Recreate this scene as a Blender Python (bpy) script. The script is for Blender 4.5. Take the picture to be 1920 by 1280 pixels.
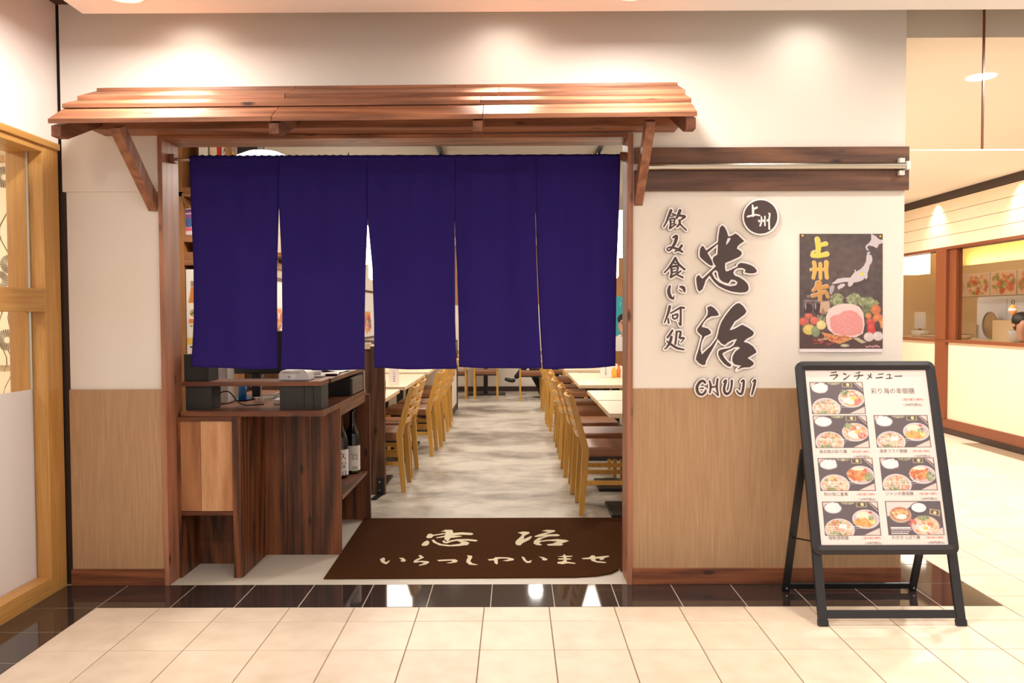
import bpy, bmesh, math, random
import numpy as np
from mathutils import Vector, Matrix, geometry
for o in list(bpy.data.objects): bpy.data.objects.remove(o)
random.seed(7); RNG = np.random.default_rng(7)
SC = bpy.context.scene; C = SC.collection
PI = math.pi
# ------------------------------------------------------------------ camera
D = 3.92; H = 1.345; F = 1480.0
PITCH = math.atan(48/F); YAW = 5/F; ROLL = math.radians(-0.2)
fw = Vector((-math.sin(YAW)*math.cos(PITCH), math.cos(YAW)*math.cos(PITCH), -math.sin(PITCH)))
r0 = fw.cross(Vector((0,0,1))).normalized(); u0 = r0.cross(fw)
RV = r0*math.cos(ROLL)+u0*math.sin(ROLL); UV = u0*math.cos(ROLL)-r0*math.sin(ROLL)
CAM = Vector((0,-D,H))
cd = bpy.data.cameras.new('camera'); cd.sensor_width = 36; cd.lens = F/1920*36; cd.clip_start = .05
cam = bpy.data.objects.new('camera', cd); C.objects.link(cam)
cam.matrix_world = Matrix(((RV.x,UV.x,-fw.x,0),(RV.y,UV.y,-fw.y,-D),(RV.z,UV.z,-fw.z,H),(0,0,0,1)))
SC.camera = cam
def ray(px, py): return fw+RV*((px-960)/F)-UV*((py-640)/F)
def at(px, py, y):                       # measured point of the photograph on the upright plane y
    v = ray(px,py); return CAM+v*((y+D)/v.y)
def atz(px, py, z=0):                    # ... on the level plane z
    v = ray(px,py); return CAM+v*((z-H)/v.z)
def YD(d): return d-D                    # distance from camera -> world y
# ------------------------------------------------------------------ light and exposure
SC.view_settings.view_transform = 'Standard'; SC.view_settings.look = 'None'
SC.view_settings.gamma = 1; SC.view_settings.exposure = -0.3; SC.view_settings.use_curve_mapping = False
SC.cycles.use_denoising = True; SC.cycles.max_bounces = 6; SC.cycles.diffuse_bounces = 4; SC.cycles.sample_clamp_indirect = 6
SC.cycles.caustics_reflective = False; SC.cycles.caustics_refractive = False
W = bpy.data.worlds.new('world'); SC.world = W; W.use_nodes = True
W.node_tree.nodes['Background'].inputs[0].default_value = (1.0,.985,.98,1)
W.node_tree.nodes['Background'].inputs[1].default_value = 1.0
WARM = (1.0,.965,.92)
def alight(name, loc, size, power, color=WARM, rot=(0,0,0), sizey=None, spread=None, shape='DISK'):
    l = bpy.data.lights.new(name,'AREA'); l.shape = shape; l.size = size; l.energy = power; l.color = color
    if sizey: l.shape = 'RECTANGLE'; l.size_y = sizey
    if spread: l.spread = spread
    o = bpy.data.objects.new(name,l); o.location = loc; o.rotation_euler = rot; C.objects.link(o); return o
def slight(name, loc, power, ang, blend=.6, color=WARM, rot=(0,0,0), rad=.03):
    l = bpy.data.lights.new(name,'SPOT'); l.energy = power; l.spot_size = ang; l.spot_blend = blend; l.color = color; l.shadow_soft_size = rad
    o = bpy.data.objects.new(name,l); o.location = loc; o.rotation_euler = rot; C.objects.link(o); return o
CEIL = 2.70
for x in (-1.64, .5, 2.65, 4.8):                    # the mall's own ceiling downlights
    for y in (-.57, -2.6, -4.6):
        alight('downlight_lamp', (x,y,CEIL-.012), .15, 20, WARM)
for x in (3.3,):
    for y in (1.2, 3.2, 5.2): alight('corridor_lamp', (x,y,2.70), .15, 78, WARM)
for x in (-1.56,-.05,1.42):                         # wall washers hidden in the ceiling slot
    slight('wall_washer_lamp', (x,-.20,2.86), 150, math.radians(46), 1.0, (1.0,.93,.84), (math.radians(-8),0,0), .04)
    slight('wall_washer_spill', (x,-.20,2.86), 10, math.radians(150), 1.0, (1.0,.93,.84), (math.radians(0),0,0), .05)
for d in (9.15,7.65): slight('shop_spot_lamp', (4.76,YD(d),2.70), 40, math.radians(80), 1.0, WARM, (0,math.radians(-8),0))
alight('pendant_lamp', (-1.575,1.08,2.24), .3, 16, (1.0,.93,.84))
for x,d in ((-1.2,7.2),(.2,6.2),(1.1,7.6),(-.1,9.0),(-1.2,10.2),(.3,11.6),(1.2,12.6),(-1.0,12.8)):
    alight('restaurant_fill', (x,YD(d),2.71), .18, 24, (1.0,.95,.88))  # unseen ceiling lights added as general light for the dining room
# ------------------------------------------------------------------ materials
def lin(c): return tuple((v/255/12.92 if v/255<=.04045 else ((v/255+.055)/1.055)**2.4) for v in c)
def nm(name):
    m = bpy.data.materials.new(name); m.use_nodes = True
    return m, m.node_tree.nodes, m.node_tree.links, m.node_tree.nodes['Principled BSDF']
def plain(name, rgb, rough=.5, metal=0, spec=.5, bump=0, bscale=200, var=0, emit=None, es=0, trans=0, coat=0):
    m,n,l,b = nm(name); col = lin(rgb)+(1,)
    b.inputs['Base Color'].default_value = col; b.inputs['Roughness'].default_value = rough
    b.inputs['Metallic'].default_value = metal; b.inputs['Specular IOR Level'].default_value = spec
    b.inputs['Coat Weight'].default_value = coat
    if trans: b.inputs['Transmission Weight'].default_value = trans
    if emit: b.inputs['Emission Color'].default_value = lin(emit)+(1,); b.inputs['Emission Strength'].default_value = es
    if bump or var:
        t = n.new('ShaderNodeTexCoord'); no = n.new('ShaderNodeTexNoise'); no.inputs['Scale'].default_value = bscale; no.inputs['Detail'].default_value = 4
        l.new(t.outputs['Object'], no.inputs['Vector'])
        if bump:
            bp = n.new('ShaderNodeBump'); bp.inputs['Strength'].default_value = bump; bp.inputs['Distance'].default_value = .002
            l.new(no.outputs['Fac'], bp.inputs['Height']); l.new(bp.outputs['Normal'], b.inputs['Normal'])
        if var:
            mx = n.new('ShaderNodeMix'); mx.data_type = 'RGBA'
            mx.inputs[6].default_value = tuple(v*(1-var) for v in col[:3])+(1,); mx.inputs[7].default_value = tuple(min(1,v*(1+var)) for v in col[:3])+(1,)
            l.new(no.outputs['Fac'], mx.inputs[0]); l.new(mx.outputs[2], b.inputs['Base Color'])
    return m
def wood(name, light, dark, axis='x', rough=.5, across=14, rings=.5, knots=True, along=.8, contrast=1.0, coat=0):
    m,n,l,b = nm(name)
    t = n.new('ShaderNodeTexCoord'); oi = n.new('ShaderNodeObjectInfo')
    add = n.new('ShaderNodeVectorMath'); add.operation = 'MULTIPLY_ADD'
    cmb = n.new('ShaderNodeCombineXYZ')
    for i in range(3): l.new(oi.outputs['Random'], cmb.inputs[i])
    l.new(cmb.outputs[0], add.inputs[0]); add.inputs[1].default_value = (13.7,7.3,9.1); l.new(t.outputs['Object'], add.inputs[2])
    mp = n.new('ShaderNodeMapping'); k = {'x':0,'y':1,'z':2}[axis]
    s = [across]*3; s[k] = along; mp.inputs['Scale'].default_value = s; l.new(add.outputs[0], mp.inputs['Vector'])
    fine = n.new('ShaderNodeTexNoise'); fine.inputs['Scale'].default_value = 5; fine.inputs['Detail'].default_value = 7; fine.inputs['Roughness'].default_value = .65
    l.new(mp.outputs[0], fine.inputs['Vector'])
    mp2 = n.new('ShaderNodeMapping'); s2 = [across*.38]*3; s2[k] = along*.55; mp2.inputs['Scale'].default_value = s2; l.new(add.outputs[0], mp2.inputs['Vector'])
    big = n.new('ShaderNodeTexNoise'); big.inputs['Scale'].default_value = 1.0; big.inputs['Detail'].default_value = 1.5; l.new(mp2.outputs[0], big.inputs['Vector'])
    mu = n.new('ShaderNodeMath'); mu.operation = 'MULTIPLY'; mu.inputs[1].default_value = 55; l.new(big.outputs['Fac'], mu.inputs[0])
    si = n.new('ShaderNodeMath'); si.operation = 'SINE'; l.new(mu.outputs[0], si.inputs[0])
    ma = n.new('ShaderNodeMath'); ma.operation = 'MULTIPLY_ADD'; ma.inputs[1].default_value = .17*rings*2; l.new(si.outputs[0], ma.inputs[0]); l.new(fine.outputs['Fac'], ma.inputs[2])
    rp = n.new('ShaderNodeMapRange'); w = .25/contrast; rp.inputs[1].default_value = .5-w; rp.inputs[2].default_value = .5+w; l.new(ma.outputs[0], rp.inputs[0])
    mx = n.new('ShaderNodeMix'); mx.data_type = 'RGBA'; mx.inputs[6].default_value = lin(dark)+(1,); mx.inputs[7].default_value = lin(light)+(1,)
    l.new(rp.outputs[0], mx.inputs[0]); out = mx.outputs[2]
    if knots:
        mp3 = n.new('ShaderNodeMapping'); s3 = [9]*3; s3[k] = 3.2; mp3.inputs['Scale'].default_value = s3; l.new(add.outputs[0], mp3.inputs['Vector'])
        vo = n.new('ShaderNodeTexVoronoi'); vo.inputs['Scale'].default_value = 1; l.new(mp3.outputs[0], vo.inputs['Vector'])
        kr = n.new('ShaderNodeMapRange'); kr.inputs[1].default_value = .05; kr.inputs[2].default_value = .13; l.new(vo.outputs['Distance'], kr.inputs[0])
        m2 = n.new('ShaderNodeMix'); m2.data_type = 'RGBA'; m2.inputs[6].default_value = tuple(v*.35 for v in lin(dark))+(1,)
        l.new(kr.outputs[0], m2.inputs[0]); l.new(out, m2.inputs[7]); out = m2.outputs[2]
    l.new(out, b.inputs['Base Color']); b.inputs['Roughness'].default_value = rough; b.inputs['Coat Weight'].default_value = coat
    bp = n.new('ShaderNodeBump'); bp.inputs['Strength'].default_value = .15; bp.inputs['Distance'].default_value = .002
    l.new(fine.outputs['Fac'], bp.inputs['Height']); l.new(bp.outputs[0], b.inputs['Normal'])
    return m
M = {}
M['wall'] = plain('white_wallpaper', (238,228,216), .85, bump=.25, bscale=120)
M['wallsmooth'] = plain('cream_panel', (240,224,204), .7)
M['lwall'] = plain('left_wall_paint', (238,226,218), .75)
M['ceil'] = plain('white_ceiling', (248,246,247), .9)
M['slot'] = plain('dark_slot', (70,46,36), .8)
M['corridor_ceil'] = plain('cream_ceiling', (248,238,224), .8)
M['wains'] = wood('oak_laminate', (196,158,118), (164,126,90), 'z', .5, across=38, rings=.15, knots=False, along=1.1, contrast=.8)
M['base'] = wood('brown_baseboard', (150,88,54), (96,52,32), 'x', .5)
M['can_x'] = wood('stained_cedar_x', (172,112,78), (114,68,43), 'x', .5, across=10, along=.6)
M['can_y'] = wood('stained_cedar_y', (150,94,64), (100,58,37), 'y', .5, across=10)
M['can_z'] = wood('stained_cedar_z', (180,122,92), (130,80,55), 'z', .5, across=10, along=.6, contrast=.8)
M['head'] = wood('dark_cedar_x', (126,84,58), (76,46,31), 'x', .42, across=9, along=.55, contrast=.9)
M['cnt_z'] = wood('dark_stain_z', (130,74,40), (56,28,13), 'z', .45, across=11, along=.5, contrast=1.15)
M['cnt_x'] = wood('dark_stain_x', (138,82,48), (84,44,24), 'x', .42, across=11)
M['cnt_y'] = wood('dark_stain_y', (132,82,52), (80,46,28), 'y', .45, across=11)
M['cub_z'] = wood('light_cedar_z', (214,164,118), (180,124,80), 'z', .5, across=8, along=.9)
M['cubd_z'] = wood('mid_cedar_z', (182,126,82), (146,94,58), 'z', .5, across=8, along=.9)
M['part_z'] = wood('partition_cedar_z', (112,76,50), (70,42,27), 'z', .5, across=11)
M['shelf_x'] = wood('shelf_pine_x', (170,118,76), (124,78,46), 'x', .5)
M['gold_y'] = wood('honey_oak_y', (208,158,88), (184,128,64), 'y', .4, across=22, rings=.2, knots=False)
M['gold_z'] = wood('honey_oak_z', (208,158,88), (184,128,64), 'z', .4, across=22, rings=.2, knots=False)
M['chair'] = wood('beech_z', (222,172,84), (196,140,56), 'z', .35, across=22, rings=.2, knots=False, coat=.2)
M['seat'] = plain('brown_leatherette', (142,94,64), .36, bump=.1, bscale=300)
M['table'] = wood('pale_maple', (238,216,186), (226,200,166), 'x', .4, across=18, rings=.1, knots=False)
M['black'] = plain('black_metal', (26,25,26), .45)
M['frame'] = plain('black_aluminium', (38,34,35), .42, metal=.1)
M['blackwood'] = plain('charcoal_box', (38,35,33), .6, bump=.1)
M['steel'] = plain('steel', (205,196,180), .25, metal=1)
M['whitepl'] = plain('white_plastic', (232,226,220), .35)
M['greypl'] = plain('grey_plastic', (150,135,128), .45)
M['blue'] = plain('blue_box', (40,110,165), .4)
M['cable_w'] = plain('white_cable', (226,216,200), .5)
M['cable_b'] = plain('black_cable', (18,17,17), .5)
M['signdark'] = plain('sign_dark', (74,58,56), .55)
M['signedge'] = plain('sign_edge', (40,30,28), .6)
M['signwhite'] = plain('sign_white', (250,240,236), .45)
M['grout'] = plain('grout', (140,116,92), .9)
M['border'] = plain('dark_granite', (56,46,43), .05, var=.35, bscale=90, spec=.9)
M['paper'] = plain('white_paper', (240,232,226), .6)
M['red'] = plain('red', (196,40,34), .5)
M['yellow'] = plain('yellow', (232,180,60), .5)
M['orange'] = plain('orange', (232,140,60), .5)
M['green'] = plain('green', (120,140,50), .5)
M['skin'] = plain('skin', (205,150,120), .55)
M['cloth_b'] = plain('black_cloth', (30,28,32), .85)
M['shirt'] = plain('grey_shirt', (150,150,158), .85)
M['hair'] = plain('hair', (22,17,15), .5)
M['shoe'] = plain('black_leather', (24,22,22), .3)
M['glassbottle'] = plain('dark_bottle', (10,12,10), .08, spec=.6)
M['lantern'] = plain('paper_lantern', (255,248,236), .8, emit=(255,240,222), es=8.0)
M['lampdisc'] = plain('lamp_diffuser', (255,250,240), .6, emit=(255,240,215), es=8)
M['trimwhite'] = plain('white_trim', (235,228,220), .4)
M['brownlac'] = plain('brown_lacquer', (128,70,42), .3)
M['shopwall'] = plain('shop_cream', (238,212,178), .6)
M['shoplow'] = plain('shop_counter_front', (240,218,188), .55, var=.04, bscale=30)
M['yellowwall'] = plain('yellow_wall', (246,210,130), .7)
M['darkband'] = plain('dark_band', (58,42,34), .5)
M['beige'] = plain('beige_wall', (226,200,160), .7)
M['fridge'] = plain('fridge_white', (226,230,240), .35)
M['pattern'] = plain('cream_screen', (244,226,190), .7)
M['flower'] = plain('flower_grey', (120,104,84), .7)
M['intwall'] = plain('interior_wall', (236,224,208), .8)
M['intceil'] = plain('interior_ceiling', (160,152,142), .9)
M['brownwall'] = wood('wall_veneer', (176,126,74), (150,100,56), 'z', .5, across=14, rings=.2, knots=False)
M['teal'] = plain('teal', (40,150,165), .5)
def tile_mat():
    m,n,l,b = nm('beige_floor_tile'); t = n.new('ShaderNodeTexCoord'); oi = n.new('ShaderNodeObjectInfo')
    no = n.new('ShaderNodeTexNoise'); no.inputs['Scale'].default_value = 9; no.inputs['Detail'].default_value = 6; no.noise_dimensions = '4D'
    mw = n.new('ShaderNodeMath'); mw.operation = 'MULTIPLY'; mw.inputs[1].default_value = 20; l.new(oi.outputs['Random'], mw.inputs[0]); l.new(mw.outputs[0], no.inputs['W'])
    l.new(t.outputs['Object'], no.inputs['Vector'])
    r = n.new('ShaderNodeMapRange'); r.inputs[1].default_value = .3; r.inputs[2].default_value = .7; l.new(no.outputs['Fac'], r.inputs[0])
    mx = n.new('ShaderNodeMix'); mx.data_type = 'RGBA'; mx.inputs[6].default_value = lin((216,195,170))+(1,); mx.inputs[7].default_value = lin((231,212,190))+(1,)
    l.new(r.outputs[0], mx.inputs[0])
    hs = n.new('ShaderNodeHueSaturation'); mr = n.new('ShaderNodeMapRange'); mr.inputs[3].default_value = .94; mr.inputs[4].default_value = 1.05
    l.new(oi.outputs['Random'], mr.inputs[0]); l.new(mr.outputs[0], hs.inputs['Value']); l.new(mx.outputs[2], hs.inputs['Color'])
    l.new(hs.outputs[0], b.inputs['Base Color']); b.inputs['Roughness'].default_value = .38; return m
M['tile'] = tile_mat()
def concrete():
    m,n,l,b = nm('worn_concrete_floor'); t = n.new('ShaderNodeTexCoord')
    mp = n.new('ShaderNodeMapping'); mp.inputs['Scale'].default_value = (.62,1.05,1); l.new(t.outputs['Object'], mp.inputs['Vector'])
    a = n.new('ShaderNodeTexNoise'); a.inputs['Scale'].default_value = 1.1; a.inputs['Detail'].default_value = 10; a.inputs['Roughness'].default_value = .68; a.inputs['Distortion'].default_value = .15; l.new(mp.outputs[0], a.inputs['Vector'])
    r = n.new('ShaderNodeValToRGB'); e = r.color_ramp.elements
    e[0].position = .35; e[0].color = lin((114,104,95))+(1,); e[1].position = .55; e[1].color = lin((206,197,182))+(1,)
    x = e.new(.46); x.color = lin((170,160,147))+(1,)
    l.new(a.outputs['Fac'], r.inputs[0])
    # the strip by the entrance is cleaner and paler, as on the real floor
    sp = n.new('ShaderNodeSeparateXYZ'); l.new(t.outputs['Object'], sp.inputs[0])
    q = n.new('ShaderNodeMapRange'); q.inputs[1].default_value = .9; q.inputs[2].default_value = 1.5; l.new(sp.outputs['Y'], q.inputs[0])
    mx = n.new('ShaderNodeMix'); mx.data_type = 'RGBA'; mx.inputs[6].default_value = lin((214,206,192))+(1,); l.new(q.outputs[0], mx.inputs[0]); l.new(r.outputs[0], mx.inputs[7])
    l.new(mx.outputs[2], b.inputs['Base Color']); b.inputs['Roughness'].default_value = .42; return m
M['concrete'] = concrete()
def fabric():
    m,n,l,b = nm('navy_cotton'); t = n.new('ShaderNodeTexCoord')
    w = n.new('ShaderNodeTexNoise'); w.inputs['Scale'].default_value = 260; w.inputs['Detail'].default_value = 2; l.new(t.outputs['Object'], w.inputs['Vector'])
    mx = n.new('ShaderNodeMix'); mx.data_type = 'RGBA'; mx.inputs[6].default_value = lin((34,24,90))+(1,); mx.inputs[7].default_value = lin((50,35,114))+(1,)
    l.new(w.outputs['Fac'], mx.inputs[0]); l.new(mx.outputs[2], b.inputs['Base Color']); b.inputs['Roughness'].default_value = .95; b.inputs['Specular IOR Level'].default_value = .15
    bp = n.new('ShaderNodeBump'); bp.inputs['Strength'].default_value = .2; bp.inputs['Distance'].default_value = .001; l.new(w.outputs['Fac'], bp.inputs['Height']); l.new(bp.outputs[0], b.inputs['Normal']); return m
M['noren'] = fabric()
def carpet():
    m,n,l,b = nm('brown_mat'); t = n.new('ShaderNodeTexCoord')
    w = n.new('ShaderNodeTexNoise'); w.inputs['Scale'].default_value = 120; w.inputs['Detail'].default_value = 4; l.new(t.outputs['Object'], w.inputs['Vector'])
    mx = n.new('ShaderNodeMix'); mx.data_type = 'RGBA'; mx.inputs[6].default_value = lin((56,31,14))+(1,); mx.inputs[7].default_value = lin((86,52,28))+(1,)
    l.new(w.outputs['Fac'], mx.inputs[0]); l.new(mx.outputs[2], b.inputs['Base Color']); b.inputs['Roughness'].default_value = 1; b.inputs['Specular IOR Level'].default_value = .05
    bp = n.new('ShaderNodeBump'); bp.inputs['Strength'].default_value = .6; bp.inputs['Distance'].default_value = .003; l.new(w.outputs['Fac'], bp.inputs['Height']); l.new(bp.outputs[0], b.inputs['Normal']); return m
M['carpet'] = carpet(); M['carpetw'] = plain('cream_pile', (236,222,190), 1, bump=.4, bscale=150)
def glass(name, tint=(1,1,1), rough=0, mixf=.0):
    m,n,l,b = nm(name); out = n['Material Output']; n.remove(b)
    tr = n.new('ShaderNodeBsdfTransparent'); tr.inputs[0].default_value = tint+(1,)
    gl = n.new('ShaderNodeBsdfGlossy'); gl.inputs['Roughness'].default_value = .02
    lw_ = n.new('ShaderNodeLayerWeight'); lw_.inputs[0].default_value = .5
    pw = n.new('ShaderNodeMath'); pw.operation = 'POWER'; pw.inputs[1].default_value = 5; l.new(lw_.outputs['Facing'], pw.inputs[0])
    fr = n.new('ShaderNodeMath'); fr.operation = 'MULTIPLY_ADD'; fr.inputs[1].default_value = .96; fr.inputs[2].default_value = .02; l.new(pw.outputs[0], fr.inputs[0])
    mx = n.new('ShaderNodeMixShader'); l.new(fr.outputs[0], mx.inputs[0]); l.new(tr.outputs[0], mx.inputs[1]); l.new(gl.outputs[0], mx.inputs[2]); last = mx
    if mixf:
        df = n.new('ShaderNodeBsdfDiffuse'); df.inputs[0].default_value = lin((226,220,220))+(1,)
        tl = n.new('ShaderNodeBsdfTranslucent'); tl.inputs[0].default_value = lin((226,220,220))+(1,)
        a = n.new('ShaderNodeMixShader'); a.inputs[0].default_value = .5; l.new(df.outputs[0], a.inputs[1]); l.new(tl.outputs[0], a.inputs[2])
        m2 = n.new('ShaderNodeMixShader'); m2.inputs[0].default_value = mixf; l.new(mx.outputs[0], m2.inputs[1]); l.new(a.outputs[0], m2.inputs[2]); last = m2
    l.new(last.outputs[0], out.inputs[0]); return m
M['glass'] = glass('clear_glass', (.98,.97,.95)); M['frost'] = glass('frosted_glass', (.95,.94,.94), mixf=.8)
def attr_mat(name, rough=.45, coat=0):
    m,n,l,b = nm(name); a = n.new('ShaderNodeAttribute'); a.attribute_name = 'Col'; l.new(a.outputs['Color'], b.inputs['Base Color'])
    b.inputs['Roughness'].default_value = rough; b.inputs['Coat Weight'].default_value = coat; return m
M['print'] = attr_mat('printed_paper', .5); M['printg'] = attr_mat('printed_sheet_under_film', .35, .3)
# ------------------------------------------------------------------ mesh helpers
class MB:
    def __init__(s): s.v = []; s.f = []
    def add(s, vs, fs):
        k = len(s.v); s.v += [tuple(p) for p in vs]; s.f += [tuple(i+k for i in f) for f in fs]; return s
    def box(s, x0,x1,y0,y1,z0,z1):
        return s.add([(x0,y0,z0),(x1,y0,z0),(x1,y1,z0),(x0,y1,z0),(x0,y0,z1),(x1,y0,z1),(x1,y1,z1),(x0,y1,z1)],
                     [(0,3,2,1),(4,5,6,7),(0,1,5,4),(1,2,6,5),(2,3,7,6),(3,0,4,7)])
    def hexa(s, p): return s.add(p, [(0,3,2,1),(4,5,6,7),(0,1,5,4),(1,2,6,5),(2,3,7,6),(3,0,4,7)])
    def prism(s, pts, axis, a, b):      # polygon pts in the two other axes, swept from a to b
        n = len(pts); P = []
        for q in (a,b):
            for u,v in pts: P.append({'x':(q,u,v),'y':(u,q,v),'z':(u,v,q)}[axis])
        f = [tuple(range(n-1,-1,-1)), tuple(range(n,2*n))]+[(i,(i+1)%n,n+(i+1)%n,n+i) for i in range(n)]
        return s.add(P, f)
    def tube(s, path, r, n=8, closed=False):
        path = [Vector(p) for p in path]; rs = r if isinstance(r,(list,tuple)) else [r]*len(path); V = []; Fc = []
        up = Vector((0,0,1)); m = len(path)
        for i,p in enumerate(path):
            t = (path[min(i+1,m-1)]-path[max(i-1,0)]).normalized()
            if abs(t.dot(up))>.95: a = t.cross(Vector((1,0,0)))
            else: a = t.cross(up)
            a.normalize(); b = t.cross(a)
            for k in range(n):
                w = 2*PI*k/n; V.append(p+(a*math.cos(w)+b*math.sin(w))*rs[i])
        for i in range(m-1):
            for k in range(n): Fc.append((i*n+k,i*n+(k+1)%n,(i+1)*n+(k+1)%n,(i+1)*n+k))
        Fc += [tuple(range(n)), tuple(range((m-1)*n,m*n))]
        return s.add(V, Fc)
    def lathe(s, prof, c=(0,0,0), n=24):  # prof [(r,z)]
        V = []; Fc = []
        for r,z in prof:
            for k in range(n): V.append((c[0]+r*math.cos(2*PI*k/n), c[1]+r*math.sin(2*PI*k/n), c[2]+z))
        for i in range(len(prof)-1):
            for k in range(n): Fc.append((i*n+k,i*n+(k+1)%n,(i+1)*n+(k+1)%n,(i+1)*n+k))
        Fc += [tuple(range(n-1,-1,-1)), tuple(range((len(prof)-1)*n,len(prof)*n))]
        return s.add(V, Fc)
    def mesh(s, name):
        me = bpy.data.meshes.new(name); me.from_pydata(s.v, [], s.f); me.validate()
        bm = bmesh.new(); bm.from_mesh(me); bmesh.ops.recalc_face_normals(bm, faces=bm.faces); bm.to_mesh(me); bm.free(); return me
def link(name, me, mat, parent=None, smooth=False, bevel=0, seg=2, loc=None):
    o = bpy.data.objects.new(name, me); C.objects.link(o)
    if mat and not me.materials: me.materials.append(M[mat] if isinstance(mat,str) else mat)
    if parent: o.parent = parent
    if loc: o.location = loc
    if smooth:
        for p in me.polygons: p.use_smooth = True
    if bevel:
        b = o.modifiers.new('bevel','BEVEL'); b.width = bevel; b.segments = seg; b.limit_method = 'ANGLE'; b.angle_limit = math.radians(40)
    return o
def obj(name, mb, mat, parent=None, **k): return link(name, mb.mesh(name), mat, parent, **k)
def tag(o, label=None, cat=None, group=None, kind=None):
    if label: o['label'] = label
    if cat: o['category'] = cat
    if group: o['group'] = group
    if kind: o['kind'] = kind
    return o
def thing(name, label, cat, loc=(0,0,0), rz=0, group=None):
    o = bpy.data.objects.new(name, None); C.objects.link(o); o.location = loc; o.rotation_euler = (0,0,rz); o.empty_display_size = .05
    return tag(o, label, cat, group)
def struct(name, mb, mat, label=None, **k):
    o = obj(name, mb, mat, **k); tag(o, label, None, None, 'structure'); return o
def sempty(name, label, loc=(0,0,0)):
    o = bpy.data.objects.new(name, None); C.objects.link(o); o.location = loc; o['kind'] = 'structure'; o['label'] = label; return o
def dup(root, loc=None, rz=None, label=None):
    r = root.copy(); C.objects.link(r)
    if loc: r.location = loc
    if rz is not None: r.rotation_euler = (0,0,rz)
    if label: r['label'] = label
    for ch in list(root.children):
        c = ch.copy(); C.objects.link(c); c.parent = r
        for g in list(ch.children): e = g.copy(); C.objects.link(e); e.parent = c
    return r
def B(*a): return MB().box(*a)
# ---- signed distance glyphs
def cr(pts, k=6):
    out = []; n = len(pts); P = [np.array(p,float) for p in pts]
    for i in range(n-1):
        p0,p1,p2,p3 = P[max(i-1,0)],P[i],P[i+1],P[min(i+2,n-1)]
        for j in range(k):
            t = j/k; out.append(.5*((2*p1)+(-p0+p2)*t+(2*p0-5*p1+4*p2-p3)*t*t+(-p0+3*p1-3*p2+p3)*t**3))
    out.append(P[-1]); return out
def sd_stroke(X, Y, st):
    d = np.full(X.shape, 1e9)
    P = [(x,y,r) for x,y,r in st]
    P = cr(P) if len(P)>2 else P
    if len(P)==1: x,y,r = P[0]; return np.hypot(X-x,Y-y)-r
    for a,b in zip(P[:-1],P[1:]):
        dx,dy = b[0]-a[0],b[1]-a[1]; L = dx*dx+dy*dy+1e-9
        t = np.clip(((X-a[0])*dx+(Y-a[1])*dy)/L,0,1)
        d = np.minimum(d, np.hypot(X-a[0]-t*dx, Y-a[1]-t*dy)-(a[2]+t*(b[2]-a[2])))
    return d
def sd_poly(X, Y, p):
    d = np.full(X.shape,1e9); ins = np.zeros(X.shape,bool); n = len(p)
    for i in range(n):
        (ax,ay),(bx,by) = p[i],p[(i+1)%n]; dx,dy = bx-ax,by-ay
        t = np.clip(((X-ax)*dx+(Y-ay)*dy)/(dx*dx+dy*dy+1e-9),0,1); d = np.minimum(d,np.hypot(X-ax-t*dx,Y-ay-t*dy))
        if ay!=by: ins ^= ((ay>Y)!=(by>Y)) & (X<(bx-ax)*(Y-ay)/(by-ay)+ax)
    return np.where(ins,-d,d)
def field(strokes=(), polys=(), holes=(), step=4, pad=60):
    xs = [q[0] for s in list(strokes)+list(polys) for q in s]; ys = [q[1] for s in list(strokes)+list(polys) for q in s]
    gx = np.arange(min(xs)-pad,max(xs)+pad,step); gy = np.arange(min(ys)-pad,max(ys)+pad,step); X,Y = np.meshgrid(gx,gy)
    d = np.full(X.shape,1e9)
    for s in strokes: d = np.minimum(d, sd_stroke(X,Y,s))
    for p in polys: d = np.minimum(d, sd_poly(X,Y,p))
    for p in holes: d = np.maximum(d, -sd_poly(X,Y,p))
    return gx,gy,d
def contour(gx, gy, d, lv):
    v = d-lv; v = np.where(v==0,1e-6,v); s = v<0; nxt = {}; pt = {}
    def ed(i,j,k):          # k 0 horizontal edge from (i,j) to (i,j+1); 1 vertical edge to (i+1,j)
        key = (i,j,k)
        if key not in pt:
            a = v[i,j]; b = v[i,j+1] if k==0 else v[i+1,j]; t = a/(a-b)
            pt[key] = (gx[j]+t*(gx[j+1]-gx[j]), gy[i]) if k==0 else (gx[j], gy[i]+t*(gy[i+1]-gy[i]))
        return key
    c = s[:-1,:-1]*1+s[:-1,1:]*2+s[1:,1:]*4+s[1:,:-1]*8
    T = {1:[(3,0)],2:[(0,1)],3:[(3,1)],4:[(1,2)],5:[(3,0),(1,2)],6:[(0,2)],7:[(3,2)],8:[(2,3)],9:[(2,0)],10:[(0,1),(2,3)],11:[(2,1)],12:[(1,3)],13:[(1,0)],14:[(0,3)]}
    for i,j in zip(*np.nonzero((c>0)&(c<15))):
        E = lambda e: ed(i,j,0) if e==0 else ed(i,j+1,1) if e==1 else ed(i+1,j,0) if e==2 else ed(i,j,1)
        for a,b in T[int(c[i,j])]: nxt[E(a)] = E(b)
    loops = []
    while nxt:
        k0,k = nxt.popitem(); lp = [k0]
        while k!=k0 and k in nxt: lp.append(k); k = nxt.pop(k)
        if len(lp)>5: loops.append([pt[q] for q in lp])
    return loops
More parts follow.
